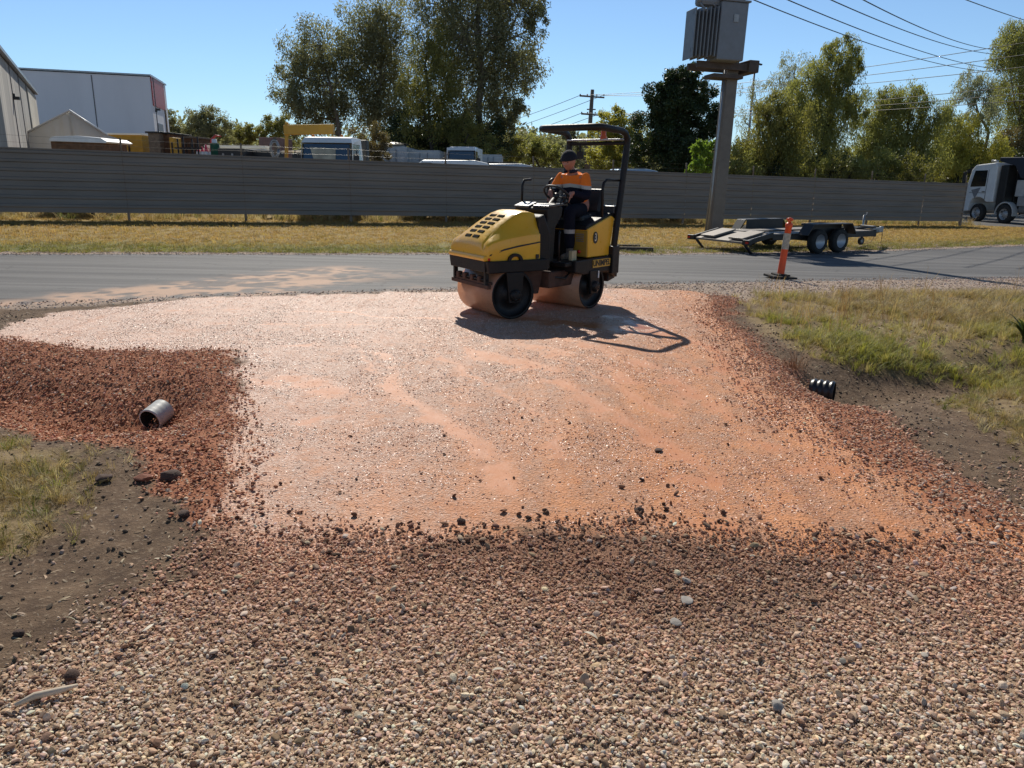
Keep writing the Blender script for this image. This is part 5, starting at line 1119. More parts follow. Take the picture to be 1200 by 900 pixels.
# ------------------------------------------------------------------ car trailer
def trailer():
    X0, Y0 = 7.75, 21.8; zb = hz(X0, Y0)
    o = thing('car_trailer', 'black tandem-axle car trailer with pale deck parked on the verge', 'trailer', (X0, Y0, zb), R(31))
    M_DECK = pm('checker_deck', (.20, .175, .15), .55, .2, .15, 5, grime=.4, gcol=(.25, .19, .14))
    zd = .50
    # x forward (drawbar), y left/away (camera side is -y)
    for s_ in (-1, 1): MB().box((.2, s_ * .93, zd - .06), (4.2, .08, .16)).build('side_rail', M_BLACKM, o, .008)
    for x_ in (-1.8, -.9, 0, .9, 1.7): MB().box((x_, 0, zd - .08), (.07, 1.8, .1)).build('cross_member', M_BLACKM, o)
    for s_ in (-1, 1): MB().box((.3, s_ * .56, zd + .012), (4.0, .66, .02)).build('deck_track', M_DECK, o)
    MB().box((2.3, 0, zd - .05), (.08, 1.95, .2)).build('head_board', M_BLACKM, o, .01)
    for s_ in (-1, 1): MB().tube([(1.5, s_ * .93, zd + .1), (2.32, s_ * .93, zd + .12), (2.4, s_ * .4, zd + .12)], .03, 8).build('tie_rail', M_BLACKM, o)
    for s_ in (-1, 1):
        MB().tube([(2.3, s_ * .75, zd - .08), (3.75, s_ * .04, zd - .10)], .055, 8).build('drawbar_arm', M_BLACKM, o)
        MB().box((-.02, s_ * 1.16, zd + .26), (1.55, .32, .03)).box((-.9, s_ * 1.16, zd + .12), (.34, .32, .03), (0, R(-52), 0)).box((.86, s_ * 1.16, zd + .12), (.34, .32, .03), (0, R(52), 0)).box((-.02, s_ * .995, zd + .13), (1.5, .02, .28)).build('mudguard', M_BLACKM, o, .005)
        for x_ in (-.42, .43): wheel_parts(o, (x_, s_ * 1.17, .315), .315, .21, pm('trailer_rim', (.40, .40, .41), .4, .5), holes=6, side=s_ * 1)
        MB().box((0, s_ * .9, .42), (1.5, .06, .09)).build('leaf_spring', M_BLACKM, o)
    for x_ in (-.42, .43): MB().tube([(x_, -1.05, .335), (x_, 1.05, .335)], .035, 8).build('axle', M_BLACKM, o)
    MB().box((3.75, 0, zd - .06), (.5, .12, .14)).lathe([(.0, 0), (.06, 0), (.06, .12), (0, .13)], (3.98, 0, zd - .08), seg=14).build('coupling', M_GALV, o, .01)
    MB().tube([(3.3, .16, .18), (3.3, .16, zd + .38)], .03, 8).build('jockey_stand', M_GALV, o)
    wheel_parts(o, (3.3, .16, .12), .12, .08, M_GALV, 'jockey_wheel', 4)
    MB().tube([(3.3, .16, zd + .38), (3.42, .16, zd + .4), (3.42, .16, zd + .47)], .012, 6).build('crank_handle', M_GALV, o)
    for s_ in (-.12, .1): MB().tube([(3.85, s_, zd - .1), (3.9, s_, .3), (3.75, s_ * 1.6, .05), (3.6, s_ * 3, .02)], .012, 5).build('safety_chain', pm('rusty_chain', (.35, .2, .08), .7), o)
    MB().box((2.75, .0, zd - .0), (.3, .4, .12)).build('winch_post', M_BLACKM, o, .02)
    # beavertail and ramps folded down behind
    vs = [(-1.9, -.93, zd + .02), (-1.9, .93, zd + .02), (-2.8, .93, zd - .16), (-2.8, -.93, zd - .16)]
    MB().poly(vs + [(x_, y_, z_ - .05) for x_, y_, z_ in vs], [(0, 1, 2, 3), (4, 5, 6, 7), (0, 1, 5, 4), (1, 2, 6, 5), (2, 3, 7, 6), (3, 0, 4, 7)]).build('beavertail', M_DECK, o)
    for s_ in (-1, 1):
        MB().box((-2.36, s_ * .95, zd - .08), (.95, .06, .12), (0, R(-11), 0)).build('tail_rail', M_BLACKM, o)
        MB().box((-2.35, s_ * .5, zd - .02), (.8, .5, .05), (0, R(-11), 0)).build('loading_ramp', M_DECK, o, .01)
        MB().box((-2.84, s_ * .98, zd - .16), (.10, .24, .13)).build('lamp_box', M_BLACKM, o, .01); MB().box((-2.90, s_ * 1.03, zd - .16), (.02, .09, .05)).build('tail_lamp', M_LAMPRED, o)
        MB().tube([(-2.8, s_ * .85, zd - .2), (-2.5, s_ * .85, .03)], .035, 6).build('ramp_prop', M_BLACKM, o)
    return o
trailer()
# ------------------------------------------------------------------ bollard, timbers, pipes, loose pieces
b = gp(914, 326); bo = thing('delineator_post', 'orange traffic post with a pale reflective sleeve leaning at the road edge', 'bollard', (b.x, b.y, b.z), 0, rot=(R(1), R(3.5), R(10)))
MB().box((0, 0, .03), (.46, .40, .045)).box((0, 0, .065), (.26, .24, .035)).build('base', M_RUBBER, bo, .012)
MB().lathe([(.062, .07), (.058, .40), (.056, .9), (.062, .905), (.062, .96), (.04, .985), (0, .99)], seg=22).build('post', M_ORANGE, bo)
MB().lathe([(.061, .52), (.061, .80)], seg=22).lathe([(.0625, .58), (.0625, .60)], seg=22).build('reflective_sleeve', pm('grey_reflective', (.42, .38, .32), .3, .2, .25, 20, grime=.4, gcol=(.2, .15, .1)), bo)
MB().tube([(0, 0, .98), (0, 0, 1.02)], .028, 10).tube([(-.05, 0, 1.035), (0, 0, 1.05), (.05, 0, 1.035)], .024, 8).build('handle', M_ORANGE, bo)
g_ = gp(738, 295); o = MB().box((0, 0, .06), (1.15, .16, .12)).build('sleeper', M_DBARK, None, .012); o.location = (g_.x, g_.y, hz(g_.x, g_.y)); o.rotation_euler = (0, 0, R(-3)); props(o, 'thick dark timber sleeper lying on the verge behind the roller', 'timber')
g_ = gp(728, 290); o = MB().box((0, 0, .04), (1.0, .1, .08)).build('sleeper', M_DBARK, None, .01); o.location = (g_.x, g_.y, hz(g_.x, g_.y)); o.rotation_euler = (0, 0, R(4)); props(o, 'thinner dark timber lying behind the thick sleeper', 'timber')
def pipe(name, label, p, d, rad, L, mat, inner, ribs):
    o = thing(name, label, 'pipe', p); o.rotation_euler = Vector(d).to_track_quat('X', 'Z').to_euler()
    prof = []; n = int(L / .012)
    for i in range(n + 1):
        x_ = -L + i * L / n; prof.append((rad + (ribs * (1 if (i // 2) % 2 else 0)), x_))
    prof += [(rad - .003, 0.002), (rad - .009, .002)]
    MB().lathe(prof, axis='x', seg=40).build('pipe_wall', mat, o)
    MB().lathe([(rad - .009, .002), (rad - .011, -.02), (rad - .011, -L)], axis='x', seg=40).build('pipe_bore', inner, o)
    MB().lathe([(rad - .02, -.16), (0, -.162)], axis='x', seg=24).build('bore_shade_disc', inner, o)  # dark disc closing the bore, painted as its inner shade
    return o
M_INNER = pm('pipe_bore_shade', (.02, .016, .012), .95)  # shade inside the pipe painted as near-black
pl = at(189, 489, 5.25)
pipe('culvert_pipe', 'grey-white culvert pipe end poking from the red gravel bank on the left', (-2.74, 5.54, -.185), (-.22, -.94, -.22), .090, .17, pm('grey_pvc', (.50, .50, .47), .5, 0, .1, 12, grime=.35, gcol=(.3, .2, .13)), M_INNER, .0006)
pr = at(968, 438, 6.7)
pipe('corrugated_pipe', 'black corrugated pipe end poking from the right gravel bank', (2.86, 6.58, -.175), (.84, -.50, .0), .095, .20, pm('black_poly_pipe', (.03, .03, .033), .38, 0, .2, 10, grime=.25, gcol=(.2, .12, .07)), M_INNER, .010)
def rock(name, label, px, py, size, mat, seed, flat=.7):
    bm = bmesh.new(); bmesh.ops.create_icosphere(bm, subdivisions=3, radius=.5); rs = np.random.default_rng(seed)
    pl_ = [(Vector(rs.normal(size=3)).normalized(), .28 + .16 * rs.random()) for _ in range(11)]
    for v_ in bm.verts:
        p_ = v_.co.copy()
        for nn, dd_ in pl_:
            e_ = p_.dot(nn) - dd_
            if e_ > 0: p_ -= nn * e_ * .8
        v_.co = Vector((p_.x * 1.2, p_.y, p_.z * flat)) * size * (1 + .08 * (float(vnoise(np.array(p_.x * 9), np.array(p_.y * 9 + p_.z * 5), seed)) - .5))
    me = bpy.data.meshes.new(name); bm.to_mesh(me); bm.free(); me.materials.append(mat); o = bpy.data.objects.new(name, me); COL.objects.link(o)
    g_ = gp(px, py); o.location = (g_.x, g_.y, hz(g_.x, g_.y) + size * .2); o.rotation_euler = (0, 0, seed); return props(o, label, 'stone')
M_DKROCK = pm('dark_brown_clod', (.075, .042, .03), .9, 0, .3, 20, .002); M_GYROCK = pm('grey_stone', (.30, .27, .24), .85, 0, .2, 15, .002)
rock('clod', 'round dark clod at the lower edge of the left red gravel, largest there', 199, 562, .11, M_DKROCK, 3); rock('clod', 'flat dark clod left of the largest clod under the red gravel', 123, 563, .09, M_DKROCK, 4, .5)
rock('clod', 'reddish broken clod just left of the round dark clod', 168, 563, .09, pm('red_clod', (.22, .08, .045), .9, 0, .3, 20, .002), 6, .5); rock('clod', 'dark clod between red gravel and foreground gravel', 216, 605, .06, M_DKROCK, 5, .6)
rock('clod', 'dark block-shaped clod beside the pale stick', 84, 796, .05, M_DKROCK, 8, 1.0); rock('clod', 'brown clod at the upper left end of the pale stick', 43, 818, .05, pm('red_clod', (.22, .08, .045), .9, 0, .3, 20, .002), 9, .7)
rock('clod', 'dark clod on the bare soil near the left edge', 22, 744, .035, M_DKROCK, 10, .8); rock('clod', 'dark clod resting alone on the orange clay on the right', 772, 529, .06, M_DKROCK, 11, .35)
rock('clod', 'small dark clod on the clay just above the gravel edge at centre', 541, 613, .045, M_DKROCK, 12, .8); rock('clod', 'small dark clod on the clay right of centre', 749, 599, .045, M_DKROCK, 13, .8)
rock('flat_stone', 'pale flat stone lying in the dark gravel right of centre, upper one', 804, 706, .055, M_GYROCK, 14, .3); rock('flat_stone', 'pale flat stone just below the upper flat stone', 792, 731, .05, M_GYROCK, 15, .3)
rock('flat_stone', 'tan square stone chip in the foreground gravel', 700, 783, .04, pm('tan_chip', (.52, .36, .2), .85), 16, .4); rock('flat_stone', 'dark angular stone in the foreground right of centre', 910, 830, .045, M_GYROCK, 17, .7)
g_ = gp(55, 822); o = MB().tube([(-.085, 0, 0), (-.03, .006, .008), (.04, -.004, .006), (.09, .004, 0)], [.006, .012, .011, .005], 7).build('stick', pm('bleached_wood', (.55, .45, .34), .85, 0, .2, 20), None); o.location = (g_.x, g_.y, hz(g_.x, g_.y) + .022); o.rotation_euler = (0, 0, R(35)); props(o, 'short bleached stick lying on the gravel at the lower left', 'stick')
def big_leaf(px, py, L_, ang, label):
    me = leaf_proto('gum_leaf', L_, L_ * .22, .05, int(px)); me.materials.clear(); me.materials.append(pm('pale_dry_leaf', (.62, .54, .42), .7, 0, .1, 30))
    o = bpy.data.objects.new('gum_leaf', me); COL.objects.link(o); g_ = gp(px, py); o.location = (g_.x, g_.y, hz(g_.x, g_.y) + .024); o.rotation_euler = (.15, .1, R(ang)); props(o, label, 'leaf')
big_leaf(397, 808, .075, 5, 'curved pale gum leaf on the gravel at lower centre-left'); big_leaf(174, 742, .06, 60, 'narrow pale leaf on the gravel above the stick'); big_leaf(692, 752, .06, -25, 'pale leaf on the gravel below the clay edge at centre'); big_leaf(585, 833 - 40, .05, 20, 'small pale leaf left of the tan stone chip')
# strap-leaved plant at the right edge
g_ = gp(1192, 402); sp = thing('strap_leaf_plant', 'dark green strap-leaved plant at the right edge of the grass', 'plant', (g_.x + .1, g_.y, hz(g_.x, g_.y)))
mb = MB(); rs = random.Random(4)
for i in range(22):
    a = rs.uniform(0, 6.28); L_ = rs.uniform(.3, .5); dr_ = Vector((math.cos(a), math.sin(a) * .8, 0)); sdv = Vector((-dr_.y, dr_.x, 0)); vs = []
    for q in range(8):
        t_ = q / 7; p = dr_ * L_ * (.08 + .75 * t_ ** 1.5) + Vector((0, 0, L_ * (1.15 * t_ - .45 * t_ ** 2.4))); wv = .019 * (1 - t_ ** 3) + .001; vs += [p - sdv * wv, p + sdv * wv]
    mb.poly(vs, [(2 * q, 2 * q + 1, 2 * q + 3, 2 * q + 2) for q in range(7)], True)
mb.build('leaves', leaf_mat('strap_leaf', (.03, .05, .015), (.07, .11, .03), .25), sp)
g_ = gp(932, 432); sp = thing('dead_tussock', 'reddish-brown dead grass tussock on the bare soil at the right', 'tussock', (g_.x, g_.y, hz(g_.x, g_.y)))
me = blade_proto('blades', 90, .08, .26, .10, .004, 1.1, pm('dead_grass', (.36, .20, .10), .8, 0, .3, 20), 9); oo = bpy.data.objects.new('blades', me); COL.objects.link(oo); oo.parent = sp
# ------------------------------------------------------------------ ride-on road roller
M_RY = None
t = NT('roller_yellow'); v = t.co('Object')
c_ = t.mix(t.rng(t.noise(2.5, 5, .6, v), .3, .7), (.80, .42, .022), (.88, .50, .035)); c_ = t.mix(t.rng(t.noise(14, 5, .7, v), .64, .74, 0, .22), c_, (.45, .26, .08))
t.set(color=c_, rough=t.rng(t.noise(20, 4, .6, v), .3, .7, .26, .42), spec=.5, coat=.25, coatr=.15); M_RY = t.m
M_RY2 = pm('roller_yellow_recess', (.42, .24, .03), .5, 0, .1, 3)  # darker copy of the roller yellow for the cabinet's front face
t = NT('clay_coated_drum'); v = t.co('Object')
c_ = t.mix(t.rng(t.noise(6, 5, .6, t.mapv(v, (1, .35, 1))), .3, .7), (.40, .17, .085), (.55, .27, .15)); c_ = t.mix(t.rng(t.noise(40, 4, .7, v), .58, .7), c_, (.28, .11, .05))
t.set(color=c_, rough=.38, spec=.6); t.bump(t.noise(30, 4, .6, v), .002); M_DRUM = t.m
M_RB = pm('roller_black_frame', (.010, .009, .009), .5, 0, .3, 5, grime=.3, gcol=(.07, .035, .022), spec=.35)
M_MUD = pm('mud_splashed_steel', (.09, .042, .026), .8, 0, .4, 9, .002)
M_SHINE = pm('satin_dash_plastic', (.06, .06, .062), .25, 0, .1, 8)
PV = Vector((.33, 9.78, hz(.33, 9.78) - .008)); AF = math.atan2(-.53, -.85); AR = math.atan2(-.77, -.63)
roller = thing('road_roller', 'small yellow and black ride-on tandem roller compacting the wet clay driveway', 'road roller', PV, 0)
def sub_empty(name, parent, rz, loc=(0, 0, 0)):
    e = bpy.data.objects.new(name, None); COL.objects.link(e); e.parent = parent; e.location = loc; e.rotation_euler = (0, 0, rz); return e
class RP:
    """parts built in the frame of the front or the rear half, parented straight to the roller"""
    def __init__(s, a): s.a = a
    def put(s, mb, name, mats, bevel=0., sub=0, parent=None, label=None):
        o = mb.build(name, mats, parent or roller, bevel, sub, label)
        if parent is None: o.rotation_euler = (0, 0, s.a)
        return o
Fh, Rh = RP(AF), RP(AR)
HW = .43
def drum(H_, x_):
    r_ = .29
    mb = MB().lathe([(r_ - .025, -HW + .01), (r_, -HW), (r_, HW), (r_ - .025, HW - .01)], (x_, 0, r_), 'y', 64)
    mb.lathe([(r_ - .025, HW - .01), (r_ - .03, HW - .07), (.11, HW - .07), (.10, HW - .03), (0, HW - .03)], (x_, 0, r_), 'y', 40)
    mb.lathe([(r_ - .025, -HW + .01), (r_ - .03, -HW + .07), (.11, -HW + .07), (.10, -HW + .03), (0, -HW + .03)], (x_, 0, r_), 'y', 40)
    d = H_.put(mb, 'drum', [M_DRUM]); d.data.materials.append(M_RB)
    for p in d.data.polygons:
        c = p.center
        if math.hypot(c.x - x_, c.z - r_) < r_ - .02 or abs(c.y) > HW - .005: p.material_index = 1
    for s_ in (-1, 1):
        q = H_.put(MB().prism([(x_ - .08, .20), (x_ + .08, .20), (x_ + .12, .56 - .06 * (H_ is Rh)), (x_ - .12, .56 - .06 * (H_ is Rh))], s_ * (HW + .012) - .0, s_ * (HW + .05)), 'side_plate', M_RB, .008)
        hb = MB().lathe([(.07, s_ * (HW + .02)), (.07, s_ * (HW + .075)), (.04, s_ * (HW + .09)), (0, s_ * (HW + .09))], (x_, 0, r_), 'y', 24)
        for k in range(5): hb.lathe([(.011, s_ * (HW + .07)), (.011, s_ * (HW + .095)), (0, s_ * (HW + .095))], (x_ + .05 * math.cos(k * 1.2566), 0, r_ + .05 * math.sin(k * 1.2566)), 'y', 6)
        H_.put(hb, 'hub', M_RB)
drum(Fh, .66); drum(Rh, -.55)
# front half: yoke frame, scraper, hood
def fr(mb, *a, **k): return Fh.put(mb, *a, **k)
def rr(mb, *a, **k): return Rh.put(mb, *a, **k)
fr(MB().prism([(.20, .56), (1.02, .56), (1.04, .70), (.20, .70)], -HW - .05, HW + .05), 'front_frame', M_RB, .012)
fr(MB().box((1.035, 0, .635), (.02, .84, .13)), 'front_plate', M_RB, .006)
fr(MB().box((1.0, 0, .40), (.05, .9, .045)).box((.97, 0, .435), (.09, .8, .03)), 'scraper_bar', M_MUD, .006)
for s_ in (-.38, .38): fr(MB().box((1.0, s_, .49), (.05, .04, .18)), 'scraper_bracket', M_RB, .004)
for i, y_ in enumerate((-.28, -.12, .06, .24)): fr(MB().box((1.0, y_, .48), (.06, .07, .07)), 'spray_fitting', M_MUD, .01)
fr(MB().tube([(1.0, -.40, .475), (1.0, .40, .475)], .016, 8), 'spray_pipe', M_RB)
fr(MB().prism([(.18, .25), (.40, .25), (.46, .5), (.46, .56), (.10, .56)], -.25, .25), 'articulation_block', M_MUD, .01)
# hood by lofted sections
secs = [  # x, z_bottom, z_side(belt), z_shoulder, z_crown, y_belt, y_shoulder
    (1.045, .72, .80, .845, .855, .415, .36), (1.015, .705, .86, .905, .925, .44, .33), (.95, .70, .90, .960, .985, .445, .31), (.85, .70, .925, 1.030, 1.055, .445, .30), (.75, .70, .945, 1.095, 1.120, .445, .295),
    (.65, .70, .960, 1.155, 1.180, .445, .29), (.56, .70, .972, 1.205, 1.230, .445, .285), (.46, .70, .985, 1.235, 1.258, .445, .29), (.36, .70, .99, 1.235, 1.255, .44, .30), (.29, .70, .985, 1.215, 1.235, .43, .30)]
vs = []; fs = []; ringn = 0
for (x_, zb_, zs, zh, zc, yb_, yh) in secs:
    half = [(yb_, zb_), (yb_ + .004, (zb_ + zs) / 2), (yb_, zs), (yb_ - .025, zs + .022), (yh + .035, zs + (zh - zs) * .72), (yh + .012, zh - .02), (yh - .012, zh + .004), (yh * .6, zh + (zc - zh) * .75), (0, zc)]
    ring = [(x_, y_, z_) for y_, z_ in half] + [(x_, -y_, z_) for y_, z_ in reversed(half[:-1])]
    ringn = len(ring); vs += ring
ns = len(secs)
for i in range(ns - 1):
    for j in range(ringn - 1): fs.append((i * ringn + j, i * ringn + j + 1, (i + 1) * ringn + j + 1, (i + 1) * ringn + j))
fs.append(tuple(range(ringn))); fs.append(tuple((ns - 1) * ringn + k for k in reversed(range(ringn))))
hood = fr(MB().poly(vs, fs, True), 'hood', M_RY, .007)
# nose lip
fr(MB().prism([(1.06, .70), (1.075, .73), (1.06, .76), (.99, .765), (.99, .70)], -.44, .44), 'hood_lip', M_RY, .01)
def hz_top(x_): return float(np.interp(x_, [q[0] for q in secs][::-1], [q[4] for q in secs][::-1]))
sl_ = MB()
for i in range(6):
    x_ = .975 - .068 * i
    for y_ in (.055, -.125):
        z_ = hz_top(x_); a_ = math.atan2(hz_top(x_ - .03) - hz_top(x_ + .03), .06)
        sl_.box((x_, y_ + .035, z_ - .0005), (.040, .135, .012), (0, a_, 0))
fr(sl_, 'vent_slots', pm('slot_shadow', (.006, .005, .004), .95, spec=.1), .004)
for s_ in (-1, 1):
    # black swoosh line and lower louvre line on the side of the hood
    fr(MB().poly([(1.0, s_ * .4455, .755), (.99, s_ * .4475, .775), (.80, s_ * .4500, .835), (.60, s_ * .4515, .870), (.30, s_ * .4465, .905), (.30, s_ * .4465, .890), (.60, s_ * .4515, .850), (.80, s_ * .4500, .815)], [(0, 1, 2, 7), (7, 2, 3, 6), (6, 3, 4, 5)]), 'side_crease', M_BLACKP)
    arch = [(.66 + .10 * math.cos(q), .695 + .085 * math.sin(q)) for q in np.linspace(0, math.pi, 11)]; inn = [(.66 + .065 * math.cos(q), .695 + .05 * math.sin(q)) for q in np.linspace(math.pi, 0, 11)]
    fr(MB().prism(arch + inn, s_ * .445, s_ * .485), 'lifting_eye', M_RB, .004)
    fr(MB().box((.34, s_ * .449, .73), (.04, .012, .05)), 'warning_label', M_BLACKP)
    fr(MB().box((1.0, s_ * .435, .72), (.03, .03, .03)), 'catch', M_LAMPRED, .004)
fr(MB().prism([(.30, .56), (.30, 1.18), (.22, 1.22), (.12, 1.0), (.12, .56)], -.40, .40), 'bulkhead', M_RB, .02)
# rear half
rr(MB().box((-.10, 0, .42), (.62, .62, .20)), 'centre_frame', M_MUD, .02)
rr(MB().box((-.28, 0, .60), (.62, .84, .05)), 'foot_platform', M_RB, .01)
rr(MB().prism([(-.12, .50), (-.12, .64), (-1.06, .66), (-1.12, .50), (-1.10, .36), (-.86, .46), (-.30, .46)], -HW - .035, HW + .035), 'rear_frame', M_RB, .012)
rr(MB().prism([(-.98, .30), (-1.0, .62), (-1.14, .60), (-1.16, .34)], -.40, .40), 'counterweight', M_RB, .015)
# yellow fuel/engine side cabinet: forward slim panel and rear swept panel
rr(MB().box((-.432, .30, .83), (.03, .24, .33)), 'front_cabinet', M_RY2, .008); rr(MB().box((-.432, -.12, .83), (.03, .58, .33)), 'leg_shield', M_RB, .008)
rr(MB().prism([(-.44, .66), (-.42, 1.02), (-.60, 1.07), (-.95, 1.17), (-1.02, 1.14), (-.93, .66)], -.43, .43), 'rear_cabinet', M_RY, .012)
rr(MB().prism([(-.40, 1.0), (-.42, 1.06), (-.95, 1.20), (-1.10, 1.20), (-1.10, 1.12), (-.95, 1.14)], -.41, .41), 'seat_base', M_RB, .012)
rr(MB().prism([(-.50, .53), (-.50, .63), (-.90, .63), (-.90, .53)], HW + .0355, HW + .042), 'maker_strip', pm('maker_strip_yellow', (.6, .36, .05), .5), label='strip of blurred dark letters under the rear panel')
def text_on(txt, name, loc, size, mat, H_, yside=1, ext=.002, sx=1.):
    cu = bpy.data.curves.new(name, 'FONT'); cu.body = txt; cu.size = size; cu.extrude = ext; cu.align_x = 'CENTER'; cu.align_y = 'CENTER'; cu.offset = size * .015
    o_ = bpy.data.objects.new(name, cu); COL.objects.link(o_); cu.materials.append(mat)
    o_.matrix_world = Matrix.Identity(4)
    o_.parent = roller
    m = Matrix.Rotation(H_.a, 4, 'Z') @ Matrix.Translation(loc) @ Matrix(((-1, 0, 0, 0), (0, 0, 1, 0), (0, 1, 0, 0), (0, 0, 0, 1))) @ Matrix.Diagonal((sx, 1, 1, 1))
    o_.matrix_local = m
    return o_
text_on('UNIMPEL', 'maker_lettering', (-.70, HW + .044, .58), .105, M_BLACKP, Rh, sx=.95)
ov = MB(); ov.poly([(-.585 + .052 * math.cos(q), HW + .004, .905 + .075 * math.sin(q)) for q in np.linspace(0, 2 * math.pi, 28, endpoint=False)] + [(-.585 + .052 * math.cos(q), HW + .0085, .905 + .075 * math.sin(q)) for q in np.linspace(0, 2 * math.pi, 28, endpoint=False)], [tuple(range(27, -1, -1)), tuple(range(28, 56))] + [(i, (i + 1) % 28, 28 + (i + 1) % 28, 28 + i) for i in range(28)])
rr(ov, 'oval_badge', M_BLACKP); text_on('3', 'badge_mark', (-.585, HW + .010, .905), .135, pm('badge_white', (.7, .66, .5), .5), Rh, sx=.75)
for i in range(5): rr(MB().box((-.4145, .31, .95 - .022 * i), (.003, .12, .010)), 'instruction_line', M_GALV)
rr(MB().lathe([(.022, 0), (.022, .02), (0, .02)], (-.416, .31, .73), 'x', 14), 'red_knob', M_LAMPRED)
rr(MB().box((-.20, .36, .70), (.1, .05, .12)), 'id_plate', pm('pale_plate', (.5, .42, .25), .5), .004)
rr(MB().box((-.62, HW + .05, .44), (.02, .012, .09)), 'white_marker', M_WHITE)
# console, steering column
rr(MB().prism([(.24, .62), (.20, 1.16), (.22, 1.28), (.02, 1.33), (-.12, 1.29), (-.10, 1.18), (.02, 1.05), (.05, .62)], -.25, .25), 'console', M_RB, .02)
rr(MB().prism([(.23, 1.275), (.06, 1.325), (.055, 1.345), (.225, 1.30)], -.26, -.02), 'dash_panel', M_SHINE, .008)
rr(MB().prism([(.21, 1.285), (-.11, 1.31), (-.11, 1.335), (.20, 1.312)], .02, .27), 'dash_panel', M_SHINE, .008)
rr(MB().tube([(-.02, .02, 1.20), (-.24, .02, 1.37)], .035, 12), 'steering_column', M_RB)
WC = Vector((-.29, .02, 1.43)); WN = Vector((-.62, 0, .78)).normalized(); wu = Vector((0, 1, 0)); wv = WN.cross(wu)
mb = MB(); mb.tube([WC + (wu * math.cos(q) + wv * math.sin(q)) * .175 for q in np.linspace(0, 2 * math.pi, 33)], .014, 8, False)
for q in (.5, 2.6, 4.7): mb.tube([WC - WN * .03, WC + (wu * math.cos(q) + wv * math.sin(q)) * .175], .010, 6)
mb.tube([WC - WN * .05, WC + WN * .005], .035, 12)
rr(mb, 'steering_wheel', M_BLACKP)
rr(MB().tube([(-.02, .24, 1.28), (-.06, .30, 1.40)], .009, 6).lathe([(0, 0), (.022, .005), (.026, .025), (.015, .05), (0, .055)], (-.06, .30, 1.395), seg=12), 'drive_lever', M_BLACKP)
rr(MB().tube([(.10, .36, .66), (.10, .36, .98), (.04, .33, 1.0)], .014, 8), 'foot_rail', M_RB)
# seat
rr(MB().box((-.80, 0, 1.135), (.46, .46, .11), (0, R(4), 0)), 'seat_cushion', M_BLACKP, .04)
rr(MB().prism([(-.98, 1.15), (-.94, 1.22), (-1.02, 1.50), (-1.08, 1.50), (-1.10, 1.20)], -.23, .23), 'backrest', M_BLACKP, .03)
# side rails (loops)
for s_ in (-1, 1):
    y_ = s_ * .43
    rr(MB().tube([(-.72, y_, 1.16), (-.71, y_, 1.50), (-.73, y_, 1.58), (-.79, y_, 1.615), (-1.14, y_, 1.615)], .018, 10), 'hip_rail', M_RB)
for s_ in (-1, 1):
    y_ = s_ * .30
rr(MB().tube([(-.02, -.33, 1.24), (-.03, -.33, 1.54), (-.06, -.33, 1.60), (-.20, -.33, 1.61)], .016, 10), 'grab_rail', M_RB)
# open roll-over frame: two rear posts bent forward and joined in front
yy = .455
path = []
def ros(s_): return [(-.95, s_ * yy, .42), (-1.02, s_ * yy, .9), (-1.10, s_ * yy, 1.4), (-1.20, s_ * yy, 2.03), (-1.20, s_ * yy, 2.13), (-1.14, s_ * yy, 2.20), (-1.05, s_ * yy, 2.225), (-.62, s_ * yy, 2.245), (-.55, s_ * (yy - .02), 2.245), (-.52, s_ * (yy - .09), 2.245)]
pts_ = ros(1) + list(reversed(ros(-1)))
rr(MB().tube(pts_, .043, 12), 'rollover_frame', M_RB)
rr(MB().tube([(-1.19, -yy, 2.08), (-1.19, yy, 2.08)], .024, 10), 'frame_crossbar', M_RB)
rr(MB().box((-1.17, -.02, 2.125), (.12, .84, .02)), 'lamp_bar_tray', pm('bright_tray', (.55, .56, .57), .3, .3), .004)
rr(MB().lathe([(.045, 0), (.045, .03), (.035, .05), (.035, .10), (.02, .12), (0, .122)], (-1.15, .12, 2.13), seg=18), 'beacon', pm('beacon_amber', (.65, .12, .02), .3))
rr(MB().box((-1.12, -.22, 2.0), (.02, .02, .12)).box((-1.12, -.22, 1.93), (.03, .10, .10)), 'rear_mirror', M_RB, .004)
rr(MB().box((-1.0, .455, .60), (.16, .09, .36)), 'post_foot', M_RB, .01); rr(MB().box((-1.0, -.455, .60), (.16, .09, .36)), 'post_foot', M_RB, .01)
rr(MB().box((-1.09, 0, 1.24), (.14, .84, .10)), 'rear_shelf', M_SHINE, .01)
rr(MB().tube([(-.25, .30, .5), (-.1, .33, .42), (.1, .3, .45)], .014, 6), 'hydraulic_hose', M_BLACKP); rr(MB().tube([(-.2, .2, .5), (.0, .26, .38), (.18, .2, .42)], .014, 6), 'hydraulic_hose', M_BLACKP)

